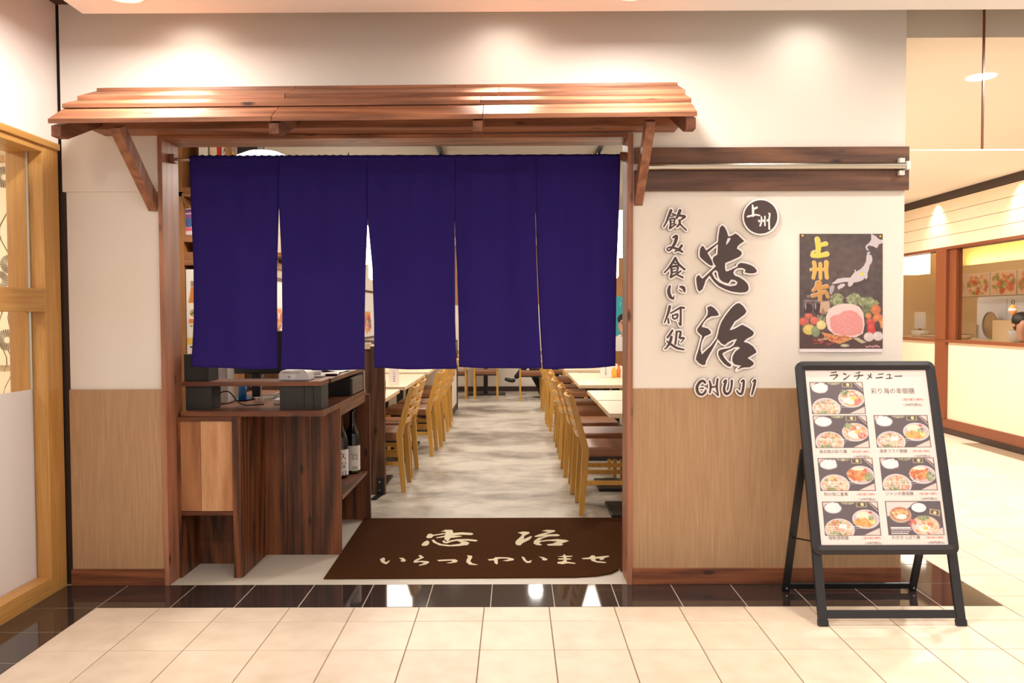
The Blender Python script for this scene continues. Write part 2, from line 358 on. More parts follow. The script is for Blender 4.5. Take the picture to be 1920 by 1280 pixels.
def plate(gx, gy, d, lv, fmap, y0, y1, sides=True, name='plate'):
    """solid of the glyph grown by lv; fmap(u,v,depth)->3d point; y0 back, y1 front"""
    loops = contour(gx,gy,d,lv); pts = []; edges = []
    for lp in loops:
        k = len(pts); pts += lp; edges += [(k+i,k+(i+1)%len(lp)) for i in range(len(lp))]
    r = geometry.delaunay_2d_cdt([Vector(p) for p in pts], edges, [], 0, 1e-4)
    V2 = r[0]; tri = []
    for f in r[2]:
        cx = sum(V2[i][0] for i in f)/3; cy = sum(V2[i][1] for i in f)/3
        fx = (cx-gx[0])/(gx[1]-gx[0]); fy = (cy-gy[0])/(gy[1]-gy[0]); i = min(max(int(fy),0),len(gy)-2); j = min(max(int(fx),0),len(gx)-2); a = fy-i; b = fx-j
        if d[i,j]*(1-a)*(1-b)+d[i,j+1]*(1-a)*b+d[i+1,j]*a*(1-b)+d[i+1,j+1]*a*b<lv: tri.append(tuple(f))
    mb = MB(); mb.add([fmap(p[0],p[1],y1) for p in V2], tri)
    if sides:
        for lp in loops:
            n = len(lp); mb.add([fmap(a,b,y0) for a,b in lp]+[fmap(a,b,y1) for a,b in lp], [(i,(i+1)%n,n+(i+1)%n,n+i) for i in range(n)])
    return mb
# ---- flat print: a painted grid
class Canvas:
    def __init__(s, x0,y0,x1,y1, cell, bg):
        s.n = int(round((x1-x0)/cell))+1; s.m = int(round((y1-y0)/cell))+1; s.gx = np.linspace(x0,x1,s.n); s.gy = np.linspace(y0,y1,s.m); s.cell = cell
        s.X,s.Y = np.meshgrid(s.gx,s.gy); s.a = np.zeros((s.m,s.n,3)); s.a[:] = bg
    def _w(s, x0,y0,x1,y1):
        j0 = np.searchsorted(s.gx,x0-2*s.cell); j1 = np.searchsorted(s.gx,x1+2*s.cell); i0 = np.searchsorted(s.gy,y0-2*s.cell); i1 = np.searchsorted(s.gy,y1+2*s.cell)
        return slice(i0,i1), slice(j0,j1)
    def paint(s, w, d, col, al=1, soft=1):
        k = np.clip(.5-d/(s.cell*soft),0,1)[...,None]*al; s.a[w] = s.a[w]*(1-k)+np.array(col,float)*k
    def poly(s, p, col, al=1, soft=1):
        w = s._w(min(q[0] for q in p),min(q[1] for q in p),max(q[0] for q in p),max(q[1] for q in p))
        if s.X[w].size: s.paint(w, sd_poly(s.X[w],s.Y[w],p), col, al, soft)
    def rect(s, x0,y0,x1,y1,col,al=1): s.poly([(x0,y0),(x1,y0),(x1,y1),(x0,y1)],col,al)
    def ell(s, cx,cy,rx,ry,col,al=1,rot=0,soft=1,clip=None):
        R = max(rx,ry); w = s._w(cx-R,cy-R,cx+R,cy+R)
        if clip: 
            c = s._w(*clip); w = (slice(max(w[0].start,c[0].start),min(w[0].stop,c[0].stop)), slice(max(w[1].start,c[1].start),min(w[1].stop,c[1].stop)))
            if w[0].stop<=w[0].start or w[1].stop<=w[1].start: return
        X = s.X[w]-cx; Y = s.Y[w]-cy; c_,s_ = math.cos(rot),math.sin(rot); u = (X*c_+Y*s_)/rx; v = (-X*s_+Y*c_)/ry
        if X.size: s.paint(w, (np.hypot(u,v)-1)*min(rx,ry), col, al, soft)
    def stroke(s, st, col, al=1):
        r = max(q[2] for q in st)+2; w = s._w(min(q[0] for q in st)-r,min(q[1] for q in st)-r,max(q[0] for q in st)+r,max(q[1] for q in st)+r)
        if s.X[w].size: s.paint(w, sd_stroke(s.X[w],s.Y[w],st), col, al)
    def blobs(s, cx,cy,rx,ry,cols,n,size,clip=None,al=.85):
        for _ in range(n):
            a = random.random()*2*PI; q = math.sqrt(random.random()); sz = size*random.uniform(.5,1.2)
            s.ell(cx+q*rx*math.cos(a),cy+q*ry*math.sin(a),sz,sz*random.uniform(.5,1),random.choice(cols),al,random.random()*3,2,clip)
    def obj(s, name, fmap, parent, mat='print'):
        n,m = s.n,s.m; me = bpy.data.meshes.new(name)
        V = np.array([fmap(x,y) for y in s.gy for x in s.gx],dtype=np.float32); me.vertices.add(n*m); me.vertices.foreach_set('co',V.ravel())
        I = np.arange(n*m).reshape(m,n); Q = np.stack([I[:-1,:-1],I[1:,:-1],I[1:,1:],I[:-1,1:]],-1).reshape(-1,4); k = len(Q)
        me.loops.add(4*k); me.loops.foreach_set('vertex_index',Q.ravel().astype(np.int32)); me.polygons.add(k); me.polygons.foreach_set('loop_start',np.arange(0,4*k,4,dtype=np.int32))
        me.update(calc_edges=True)
        c = np.clip(s.a.reshape(-1,3)/255,0,1); c = np.where(c<=.04045,c/12.92,((c+.055)/1.055)**2.4); at_ = me.color_attributes.new('Col','FLOAT_COLOR','POINT')
        at_.data.foreach_set('color',np.concatenate([c,np.ones((n*m,1))],1).astype(np.float32).ravel())
        return link(name, me, mat, parent)
def text(name, body, size, mat, parent, fmap, align='LEFT', ext=0, wide=1.0):
    cu = bpy.data.curves.new(name,'FONT'); cu.body = body; cu.size = size; cu.align_x = align; cu.resolution_u = 2; cu.offset = 0
    t = bpy.data.objects.new(name,cu); C.objects.link(t); bpy.context.view_layer.update()
    me = bpy.data.meshes.new_from_object(t); bpy.data.objects.remove(t)
    for v in me.vertices: v.co = fmap(v.co.x*wide, v.co.y)
    me.materials.clear()
    return link(name, me, mat, parent)
# ================================================================== SETTING
XL, XR = -2.25, 1.925; OL, OR = -1.755, .585; OT = 2.238      # side wall, wall end, opening
WT = 2.90
# ---- mall floor
M['palegrout'] = plain('pale_grout', (196,180,164), .8)
flo = struct('floor', MB().box(-2.3,7.2,-6.5,0,-.1,-.003).box(XR,7.2,0,9,-.1,-.003), 'grout', 'beige tiled mall floor with a dark polished border along the shopfront')
JX = [-.145+.3*k for k in range(-6,18)]; JX[0] = -1.945
JY = [YD(3.44)+.3*k for k in range(-4,17)]
_tc = {}
def floor_tile(x0,x1,y0,y1,mat,name):
    g = .0022; key = (round(x1-x0,3),round(y1-y0,3),mat)
    if key not in _tc:
        a,b = (x1-x0)/2-g,(y1-y0)/2-g; q = .0012
        mb = MB().add([(-a,-b,-.003),(a,-b,-.003),(a,b,-.003),(-a,b,-.003),(-a,-b,-q),(a,-b,-q),(a,b,-q),(-a,b,-q),(-a+q,-b+q,0),(a-q,-b+q,0),(a-q,b-q,0),(-a+q,b-q,0)],
                      [(0,1,5,4),(1,2,6,5),(2,3,7,6),(3,0,4,7),(4,5,9,8),(5,6,10,9),(6,7,11,10),(7,4,8,11),(8,9,10,11)])
        _tc[key] = mb.mesh(name); _tc[key].materials.append(M[mat])
    o = bpy.data.objects.new(name,_tc[key]); C.objects.link(o); o.parent = flo; o.location = ((x0+x1)/2,(y0+y1)/2,0)
YA = YD(3.61)
obj('border_grout', MB().box(-2.25,2.255,YA,0,-.0032,-.0016).box(-2.25,-1.945,-2.6,YA,-.0032,-.0016).box(XR,2.255,0,1.8,-.0032,-.0016), 'palegrout', flo)
for i in range(len(JX)-1):
    for j in range(len(JY)-1):
        x0,x1,y0,y1 = JX[i],JX[i+1],JY[j],JY[j+1]
        if x1>4.9: continue
        if x1<2.27 and y0>=YD(3.43): 
            if j==4: floor_tile(x0,x1,y0,YA,'tile','floor_tile')
            continue
        floor_tile(x0,x1,y0,y1,'tile','floor_tile')
tag(obj('tile_field', MB().box(-1.945,4.9,-6.5,JY[0],-.003,0).box(2.255,4.9,JY[-1],9,-.003,0), 'tile', flo), kind='stuff')
bx = [-1.945]+[-.116+.2975*k for k in range(-6,8)]+[2.255]
bx = sorted(b for b in bx if -1.946<=b<=2.256 and not -1.94<b<-1.85)
for a,b in zip(bx[:-1],bx[1:]):
    if b-a>.05: floor_tile(a,b,YA,0,'border','border_tile')
ly = [0,YA]+[YD(3.33)-.3*k for k in range(0,8)]
ly = [0,YA,YD(3.33)]+[YD(3.33)-.3*k for k in range(1,8)]
for a,b in zip(ly[:-1],ly[1:]): floor_tile(-2.25,-1.945,b,a,'border','border_tile')
for k in range(6): floor_tile(XR,2.255,.3*k,.3*k+.3,'border','border_tile')
# ---- restaurant shell
struct('floor_restaurant', B(-2.3,XR-.12,0,YD(14.1),-.1,0), 'concrete', 'pale worn concrete floor of the restaurant with grey streaks')
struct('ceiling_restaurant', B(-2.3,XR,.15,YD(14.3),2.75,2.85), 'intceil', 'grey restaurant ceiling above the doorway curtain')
wf = struct('wall_back', B(-2.3,XR,YD(14.1),YD(14.25),0,2.75), 'intwall', 'cream back wall of the restaurant')
obj('veneer_panel', B(-2.3,XR-.12,YD(14.08),YD(14.1),1.55,2.6), 'brownwall', wf)
struct('baseboard_back', B(-2.3,XR-.12,YD(14.06),YD(14.1),0,.085), 'darkband', 'dark baseboard along the back wall')
struct('wall_inner_left', B(-2.42,-2.3,.15,YD(14.2),0,2.75), 'intwall', 'cream left wall inside the restaurant')
wr = struct('wall_side', B(XR-.12,XR,.15,YD(14.2),0,WT), 'wall', 'white side wall of the shop along the corridor')
# ---- front wall
wf = MB()
wf.box(-2.235,XR,0,.15,OT,WT).box(-2.235,OL,0,.15,1.966,OT).box(-2.222,OL,.012,.15,0,1.966).box(OR,XR,0,.15,0,OT)
wall = struct('wall_front', wf, 'wall', 'white front wall of the shop around the wooden doorway')
obj('wainscot_panel', B(-2.222,OL,-.002,.012,.083,.984), 'wains', wall)
obj('wainscot_panel', B(OR,XR,-.006,0,.083,.982), 'wains', wall)
struct('trim_1', B(-2.43,-2.2,.016,.14,0,WT), 'darkband', 'dark reveal strip in the left corner')
struct('baseboard_left', B(-2.226,OL-.001,-.012,.012,0,.083), 'base', 'brown baseboard below the left wainscot', bevel=.002)
struct('baseboard_right', B(OR+.001,XR,-.014,0,0,.083), 'base', 'brown baseboard below the right wainscot', bevel=.002)
# doorway frame
fr = sempty('trim_2', 'reddish brown wooden frame lining the doorway', (0,0,0))
t_ = .022
obj('jamb', B(OL,OL+t_,-.016,.175,0,OT), 'can_z', fr, bevel=.0015)
obj('jamb', B(OR-t_-.004,OR,-.016,.175,0,OT), 'can_z', fr, bevel=.0015)
obj('lintel', B(OL+t_,OR-t_-.004,-.016,.175,OT-.019,OT), 'can_x', fr, bevel=.0015)
# ---- ceilings
cl = struct('ceiling', B(-1.925,6.8,-6.8,YD(3.565),CEIL,CEIL+.06), 'ceil', 'white dropped ceiling of the mall in front of the shop')
struct('ceiling_slot', B(-2.4,6.8,-6.8,.15,WT-.02,WT+.1), 'slot', 'dark slot above the dropped ceiling')
struct('ceiling_corridor', MB().box(XR,7.2,.06,9,2.72,2.8).box(XR,7.2,.06,.15,2.8,WT+.1), 'corridor_ceil', 'cream ceiling of the corridor on the right')
# ---- left wall with shop window
lw = MB().box(XL-.13,XL,-6.5,0,2.195,WT).box(XL-.13,XL,-6.5,-3.2,0,2.195)
struct('wall_left', lw, 'lwall', 'white side wall above the honey oak shop window')
w1 = sempty('window_1', 'honey oak framed shop window with frosted lower glass')
jb = .005
obj('jamb', B(XL-.18,XL,-.135,-jb,0,2.195), 'gold_z', w1, bevel=.003)
obj('head', B(XL-.18,XL,-3.2,-.135,2.135,2.195), 'gold_y', w1, bevel=.003)
obj('head_moulding', B(XL-.02,XL+.012,-3.2,-jb,2.165,2.197), 'gold_y', w1, bevel=.003)
obj('sill', B(XL-.18,XL,-3.2,-.135,0,.086), 'gold_y', w1, bevel=.003)
obj('rail', B(XL-.1,XL-.001,-3.2,-.131,1.372,1.482), 'gold_y', w1, bevel=.003)
obj('glazing_bead', MB().box(XL-.078,XL-.068,-.141,-.135,.086,1.372).box(XL-.078,XL-.068,-.141,-.135,1.482,2.135), 'steel', w1)
obj('pane', B(XL-.076,XL-.07,-3.2,-.135,1.482,2.135), 'glass', w1)
obj('pane', B(XL-.076,XL-.07,-3.2,-.135,1.0,1.372), 'glass', w1)
obj('frosted_pane', B(XL-.076,XL-.07,-3.2,-.135,.086,1.0), 'frost', w1)
# neighbouring shop behind that window
struct('floor_neighbour', B(-6.5,XL-.18,-6.5,1.1,-.1,0), 'beige', 'beige floor of the neighbouring shop')
struct('ceiling_neighbour', B(-6.5,XL-.13,-6.5,1.1,2.6,2.7), 'ceil', 'white ceiling of the neighbouring shop')
struct('wall_neighbour', B(-6.5,XL-.16,1.0,1.1,0,2.6), 'pattern', 'cream wall of the neighbouring shop seen through the left window')
alight('neighbour_fill', (-3.6,-.5,2.55), .3, 60, WARM)  # unseen light added so the neighbouring shop is lit
scr = thing('patterned_screen', 'cream screen with grey dandelion flowers behind the left window', 'screen', (-2.9,.97,0))
obj('panel', B(-1.4,.42,-.01,.01,1.05,2.32), 'pattern', scr)
obj('top_rail', B(-1.4,.42,-.03,.01,2.30,2.34), 'gold_y', scr)
for fx,fy,fr_ in ((8,332,20),(30,352,17),(18,495,18),(-2,526,19),(13,637,20),(-30,420,19),(-35,610,20)):
    c = at(fx,fy,.958); R = fr_*4.88/F; mb = MB(); lx,lz = c.x+2.9,c.z
    for k in range(26):
        a = 2*PI*k/26; w = .075
        P = [(lx+r*math.cos(a+s*w),-.013,lz+r*math.sin(a+s*w)) for r,s in ((R*.28,-.5),(R*.97,-1),(R,0),(R*.97,1),(R*.28,.5))]
        mb.add(P,[(0,1,2,3,4)])
    obj('flower_motif', mb, 'flower', scr)
    s0 = [(lx+.012*math.sin(t*5+fx),-.013,lz-R-t*.5) for t in np.linspace(0,1,12)]
    s0 = [(p[0]+.03*math.sin(i*.8),p[1],p[2]) for i,p in enumerate(s0)]
    obj('stem', MB().tube(s0,.0022,5), 'flower', scr)
# ---- right: glass smoke curtain and corridor shop
gz = at(1790,280,.02).z; gx_ = at(1843,180,.02).x
sc = sempty('window_2', 'clear glass smoke curtain hanging from the ceiling beside the shop')
obj('pane', B(XR+.002,gx_-.004,.017,.023,gz,WT-.02), 'glass', sc)
obj('pane', B(gx_+.004,6.8,.017,.023,gz,WT-.02), 'glass', sc)
obj('joint_strip', B(gx_-.004,gx_+.004,.015,.025,gz,WT-.02), 'brownlac', sc)
obj('edge_trim', MB().box(XR+.002,6.8,.014,.026,gz-.008,gz), 'trimwhite', sc)
struct('wall_corridor_end', B(XR-.12,9.2,9.0,9.12,-.1,3.0), 'beige', 'cream wall at the far end of the corridor')
struct('wall_kitchen_near', B(4.9,9.2,YD(4.1),YD(4.2),0,2.95), 'beige', 'beige near end wall of the shop across the corridor')
# corridor shop front, its face at x = 4.9
SX = 4.9
def sy(px): return YD(SX*F/(px-965))
ws = struct('wall_right', B(SX,SX+.12,YD(4.2),8.99,.165,1.03), 'shoplow', 'cream counter front of the shop across the corridor')
struct('baseboard_corridor', MB().box(SX-.02,SX+.1,YD(4.2),8.99,.06,.165), 'brownlac', 'reddish brown baseboard of the shop across the corridor')
struct('trim_3', MB().box(SX-.035,SX+.1,YD(4.2),8.99,-.003,.06), 'darkband', 'grey brown plinth of the shop across the corridor')
struct('trim_4', MB().box(SX-.03,SX+.14,YD(4.2),8.99,1.03,1.062), 'brownlac', 'brown sill below the shop windows across the corridor')
hd = sempty('wall_header', 'cream boarded header above the shop windows across the corridor')
for k in range(4): obj('board', B(SX-.02,SX+.1,YD(4.2),8.99,2.105+.132*k,2.105+.132*k+.128), 'shopwall', hd, bevel=.003)
obj('backing', B(SX,SX+.12,YD(4.2),8.99,2.09,2.72), 'beige', hd)
struct('trim_5', B(SX-.025,SX+.1,YD(4.2),8.99,2.634,2.72), 'darkband', 'dark band under the corridor ceiling')
struct('trim_6', B(SX-.03,SX+.12,YD(4.2),8.99,2.075,2.105), 'brownlac', 'brown head rail of the shop windows across the corridor')
w3 = sempty('window_3', 'shop windows across the corridor with a brown post')
obj('post', B(SX-.04,SX+.1,sy(1777),sy(1758),1.06,2.08), 'brownlac', w3, bevel=.004)
obj('post', B(SX-.04,SX+.1,sy(1777),sy(1758),.165,1.03), 'brownlac', w3, bevel=.004)
obj('stile', B(SX,SX+.07,sy(1790),sy(1777),1.06,2.08), 'brownlac', w3)
obj('pane', B(SX+.03,SX+.036,sy(1758),8.99,1.06,2.08), 'glass', w3)
obj('pane', B(SX+.03,SX+.036,YD(4.2),sy(1790),1.06,2.08), 'glass', w3)
struct('floor_kitchen', B(SX+.12,9,YD(4.2),8.99,-.1,0), 'beige', 'beige floor of the shop across the corridor')
kw = struct('wall_kitchen', B(7.0,7.12,YD(4.2),8.99,0,2.1), 'beige', 'beige back wall of the shop across the corridor')
struct('wall_cove', B(7.32,7.42,YD(4.2),8.99,2.0,2.9), 'yellowwall', 'yellow cove lit wall of the shop across the corridor')
struct('ceiling_kitchen', B(SX+.1,8.2,YD(4.2),8.99,2.86,2.95), 'ceil', 'ceiling of the shop across the corridor')
alight('cove_lamp', (7.2,YD(9.3),2.13), .08, 45, (1,.86,.6), (0,math.radians(200),0), sizey=7)
for d in (7,9.5,12): alight('kitchen_fill', (5.9,YD(d),2.84), .3, 95, WARM)  # added lights without fixtures, to brighten the kitchen
# mall downlight fixtures
for i,(x,y) in enumerate([(a,b) for a in (-1.64,.5,2.65,4.8) for b in (-.57,-2.6,-4.6)]):
    pos = ('leftmost','second from the left','third from the left','rightmost')[i//3]; row = ('row nearest the shop wall','middle row','row behind the camera')[i%3]
    t = thing('ceiling_downlight', f'round recessed ceiling downlight, {pos} of the {row}', 'downlight', (x,y,CEIL), 0, 'mall ceiling downlights')
    obj('trim_ring', MB().lathe([(.098,0),(.098,-.004),(.088,-.008),(.082,-.008),(.082,0)],n=32), 'trimwhite', t, smooth=True)
    obj('diffuser', MB().lathe([(.08,-.001),(.08,-.003)],n=32), 'lampdisc', t)
for x,pos in ((-1.56,'left'),(-.05,'middle'),(1.42,'right')):
    t = thing('wall_washer', f'small wall washer lamp hidden in the ceiling slot, {pos} of three', 'wall washer', (x,-.17,WT-.02), 0, 'wall washers in the slot')
    obj('can', MB().lathe([(.04,0),(.04,-.0),(.045,-.012),(.036,-.012),(.034,0)],n=20), 'trimwhite', t)
# ================================================================== CANOPY
cn = thing('entrance_canopy', 'small stained cedar canopy with four stepped roof board rows above the doorway', 'canopy', (0,0,OT))
def rel(p): return (p[0],p[1],p[2]-OT)
rows = [ # y front, left px(x,y), right px(x,y), thickness, slope, back y, seams px
  (-.095,(187,165),(1271,154.5),.019,.30,.0,(554,853)),
  (-.265,(150,180),(1285,168.5),.020,.42,-.07,(534,935)),
  (-.390,(122,194.5),(1296,183.5),.019,.40,-.20,(900,)),
  (-.500,(96,222.5),(1305,209),.021,.62,-.335,(508,905))]
for yf,l_,r_,th,sl,yb,seams in rows:
    L = at(*l_,yf); R = at(*r_,yf); L.x = -2.006; R.x = .787
    cuts = [L.x]+[at(s,190,yf).x for s in seams]+[R.x]
    zz = lambda x: L.z+(R.z-L.z)*(x-L.x)/(R.x-L.x)
    for a,b in zip(cuts[:-1],cuts[1:]):
        a += .0008; b -= .0008; dz = (yf-yb)*-sl; e = th*.18; j = random.uniform(-.002,.002); P = []
        for z_ in (-th,0):
            P += [(a,yf+(e if z_==0 else 0)*0+j,zz(a)+z_),(b,yf+j,zz(b)+z_),(b,yb,zz(b)+z_+dz),(a,yb,zz(a)+z_+dz)]
        obj('roof_board', MB().hexa([rel(p) for p in P]), 'can_x', cn, bevel=.0012)
zL,zR = at(96,231.5,-.5).z, at(1305,217,-.5).z
def rafter(x0,x1):
    xm = (x0+x1)/2; k = (xm+2.006)/2.793; z0 = zL+(zR-zL)*k-.006
    pts = [(-.488,z0-.046),(-.488,z0),(0,z0+.20),(0,z0+.14),(-.43,z0-.046)]
    obj('rafter', MB().prism([(a,b-OT) for a,b in pts],'x',x0,x1), 'can_y', cn, bevel=.001)
rafter(-2.0,-1.958); rafter(.742,.784); rafter(-1.058,-1.016); rafter(-.178,-.136)
bl,br = at(176,242.7,-.14), at(1275,235.0,-.14); bl.x = -2.018; br.x = .79
P = []
for z_ in (0,.085):
    P += [(bl.x,-.14,bl.z+z_),(br.x,-.14,br.z+z_),(br.x,0,br.z+z_),(bl.x,0,bl.z+z_)]
obj('beam', MB().hexa([rel(p) for p in P]), 'can_x', cn, bevel=.0015)
for x0,x1 in ((-1.81,-1.765),(.592,.634)):
    za = zL+(zR-zL)*((x0+2.006)/2.793)
    pts = [(0,at(295,396,0).z if x0<0 else at(1192,386,0).z),(0,at(295,364,0).z if x0<0 else at(1192,354,0).z),(-.27,za+.05),(-.36,za+.0),(-.33,za-.03)]
    zb = pts[0][1]; pts = [(0,zb),(0,zb+.085),(-.305,za+.035),(-.36,za+.012),(-.352,za-.012)]
    obj('brace', MB().prism([(a,b-OT) for a,b in pts],'x',x0,x1), 'can_z', cn, bevel=.0015)
# ---- dark planks and rail on the right
hx0,hx1 = .592,at(1705,300,-.02).x
p = thing('sign_board_plank', 'upper dark stained plank on the wall right of the canopy', 'plank', (1.28,-.01,at(1450,305,-.02).z), 0, 'planks beside the canopy')
obj('plank', B(hx0-1.28,hx1-1.28,-.011,.009,0,at(1450,275.5,-.02).z-at(1450,305,-.02).z), 'head', p, bevel=.0012)
p = thing('sign_board_plank', 'lower dark stained plank on the wall right of the canopy', 'plank', (1.28,-.01,at(1450,357,-.02).z), 0, 'planks beside the canopy')
obj('plank', B(hx0-1.28,hx1-1.28,-.011,.009,0,at(1450,318,-.02).z-at(1450,357,-.02).z), 'head', p, bevel=.0012)
rz_ = at(1450,311.5,-.04).z; ra = at(1208,311,-.04).x; rb = at(1697,311,-.04).x
rl = thing('hanging_rail', 'silver tube rail between the two dark planks', 'rail', (ra,-.04,rz_))
obj('tube', MB().tube([(0,0,0),(rb-ra,0,0)],.0165,16), 'steel', rl, smooth=False)
obj('end_cap', B(rb-ra,rb-ra+.02,-.018,.018,-.02,.02), 'trimwhite', rl, bevel=.002)
for zz_ in (.026,-.034): obj('bracket', B(rb-ra-.028,rb-ra-.002,-.004,.019,zz_-.011,zz_+.011), 'trimwhite', rl, bevel=.001)
obj('bracket', B(.0,.02,-.004,.02,-.022,.022), 'trimwhite', rl)
# ================================================================== SIGN LETTERS
def sign(name, label, crop, strokes=(), polys=(), holes=(), step=4, grow=26, cat='sign letter', group=None):
    ox,oy,sc_ = crop
    gx,gy,d = field(strokes,polys,holes,step,grow+14*step)
    cx = (gx[0]+gx[-1])/2; cy = (gy[0]+gy[-1])/2; c = at(ox+cx/sc_,oy+cy/sc_,-.006)
    t = thing(name, label, cat, (c.x,-.001,c.z), 0, group)
    yo = -.006
    def fm(u,v,y): p = at(ox+u/sc_,oy+v/sc_,-.014); return (p.x-c.x, y, p.z-c.z)
    obj('body', plate(gx,gy,d,grow,fm,0,-.0125), 'signedge', t)
    obj('outline_plate', plate(gx,gy,d,grow,fm,-.0125,-.0132), 'signwhite', t)
    obj('face_plate', plate(gx,gy,d,0,fm,-.0132,-.0142), 'signdark', t)
    return t
K7 = (1290,410,8.536); K8 = (1290,560,6.4); K5 = (1220,370,8.0); K6 = (1220,510,8.0)
G1 = 'lettering on the white wall'
chu = [(510,140),(548,103),(585,135),(615,190),(632,240),(645,287),(700,270),(755,236),(800,260),(850,310),(902,360),(850,390),(800,430),(778,478),(820,500),(855,530),(862,560),(830,605),(700,665),(597,705),(590,760),(600,835),(628,842),(720,800),(790,768),(800,730),(840,705),(920,715),(1000,740),(1060,775),(1098,820),(1100,850),(1060,870),(980,875),(930,862),(905,862),(922,820),(900,800),(850,785),(790,790),(740,820),(722,870),(750,910),(820,935),(900,985),(955,1045),(972,1110),(960,1150),(920,1175),(830,1182),(700,1165),(600,1130),(500,1080),(430,1020),(380,960),(345,905),(280,985),(265,1040),(240,1100),(235,1125),(180,1165),(155,1130),(140,1050),(130,960),(145,915),(180,900),(205,940),(235,960),(330,870),(450,755),(430,740),(405,690),(395,650),(410,610),(470,572),(476,500),(480,400),(310,545),(350,615),(385,680),(402,748),(360,750),(290,700),(220,640),(188,600),(188,540),(195,480),(225,428),(260,455),(288,512),(480,375),(490,260)]
chu_h = [[(635,310),(685,307),(670,350),(640,390),(605,428),(615,370)],
 [(445,820),(480,850),(485,910),(510,970),(560,1010),(645,1035),(690,970),(760,985),(795,1020),(770,1065),(680,1080),(600,1065),(500,1020),(430,960),(385,880),(400,845)]]
sign('sign_character','large brush kanji with a heart radical, upper of the two big wall characters',K7,polys=[chu],holes=chu_h,step=9,grow=27,group=G1)
ji = [[(228,105),(270,85),(315,110),(350,150),(372,195),(340,205),(280,210),(225,240),(185,290),(162,337),(200,345),(245,360),(275,395),(270,420),(235,435),(200,450),(170,500),(155,560),(150,610),(165,670),(215,620),(280,560),(345,475),(352,490),(300,590),(265,650),(215,745),(208,790),(170,795),(130,770),(95,730),(100,690),(130,600),(150,520),(170,445),(140,420),(112,390),(110,365),(150,310),(195,250),(235,190),(240,140)],
 [(355,440),(375,350),(400,280),(450,200),(520,110),(575,60),(615,50),(660,85),(695,135),(700,155),(680,185),(610,240),(560,270),(525,330),(495,380),(560,360),(620,325),(650,310),(720,345),(775,385),(792,410),(770,445),(720,470),(690,490),(665,518),(720,530),(780,570),(815,620),(820,645),(770,675),(712,710),(760,740),(790,770),(780,795),(740,820),(680,822),(640,830),(580,858),(640,800),(600,797),(555,785),(530,745),(535,690),(570,630),(625,590),(600,575),(555,580),(520,600),(470,620),(410,655),(430,700),(470,750),(520,790),(510,815),(480,810),(430,775),(385,720),(362,670),(365,630),(390,610),(440,600),(500,590),(545,560),(590,480),(540,490),(480,520),(440,555),(400,535),(370,500),(345,470)]]
sign('sign_character','large brush kanji with a water radical, lower of the two big wall characters',K8,polys=ji,step=7,grow=20,group=G1)
sm = [
 ('top character of the small vertical line beside the big kanji',K5,[[(305,195,20),(270,280,19),(235,370,14),(195,440,10)],[(325,245,13),(370,265,14)],[(300,285,9),(345,278,10)],[(300,320,12),(355,320,13),(350,390,12)],[(290,330,13),(300,400,14),(285,465,14)],[(300,360,8),(330,355,8)],[(300,400,9),(345,395,9)],[(290,465,14),(345,425,12),(375,405,13)],[(440,195,22),(415,260,22),(385,315,14)],[(425,270,16),(510,285,18),(480,315,15),(450,340,10)],[(430,345,17),(435,390,17),(395,440,13)],[(435,395,14),(480,440,12),(530,488,13)]]),
 ('second character of the small vertical line, a looped hiragana',K5,[[(335,600,13),(385,583,24),(372,660,24),(330,740,18),(285,792,13),(255,795,10),(250,765,11),(290,745,12),(360,760,16),(430,790,20),(478,820,13)],[(465,722,18),(430,770,18),(360,815,9)]]),
 ('third character of the small vertical line, kanji with a roof stroke',K5,[[(370,910,20),(320,990,18),(260,1070,14),(205,1125,11)],[(375,915,16),(420,1000,17),(510,1080,15)],[(350,985,12),(380,992,13)],[(312,1040,16),(400,1030,18),(402,1088,15)],[(306,1045,18),(315,1130,16),(300,1195,18)],[(330,1082,9),(368,1072,9)],[(320,1128,11),(400,1112,12)],[(300,1200,14),(350,1170,13),(450,1105,13)],[(380,1150,12),(480,1200,15)]]),
 ('fourth character of the small vertical line, a two stroke hiragana',K6,[[(285,213,18),(270,290,25),(295,370,24),(338,400,15)],[(338,400,12),(356,345,5)],[(442,218,14),(490,235,26),(508,290,14)],[(425,266,7),(470,293,8)]]),
 ('fifth character of the small vertical line, kanji with a person radical',K6,[[(285,515,20),(260,620,17),(205,760,9)],[(262,700,13),(270,765,13)],[(300,615,11),(380,570,13),(450,532,16),(500,538,15)],[(450,545,15),(450,700,15),(445,788,19)],[(445,790,12),(420,762,8)],[(327,645,11),(335,690,11),(365,705,10)],[(340,648,11),(400,632,14),(395,690,12)],[(345,697,10),(395,692,10)],[(406,722,8)]]),
 ('bottom character of the small vertical line beside the big kanji',K6,[[(325,875,16),(290,930,17),(250,980,14)],[(310,972,20),(290,1050,20),(240,1130,13),(210,1150,9)],[(245,1035,11),(300,1080,17),(400,1140,17),(498,1160,12)],[(390,890,15),(380,1000,15),(370,1078,15)],[(400,890,11),(450,897,15),(437,985,17),(500,988,12),(450,1062,6)]])]
for lab,k,st in sm: sign('sign_character', 'dark brush '+lab if 'character' in lab[:10] else lab, k, st, step=5, grow=22, group=G1)
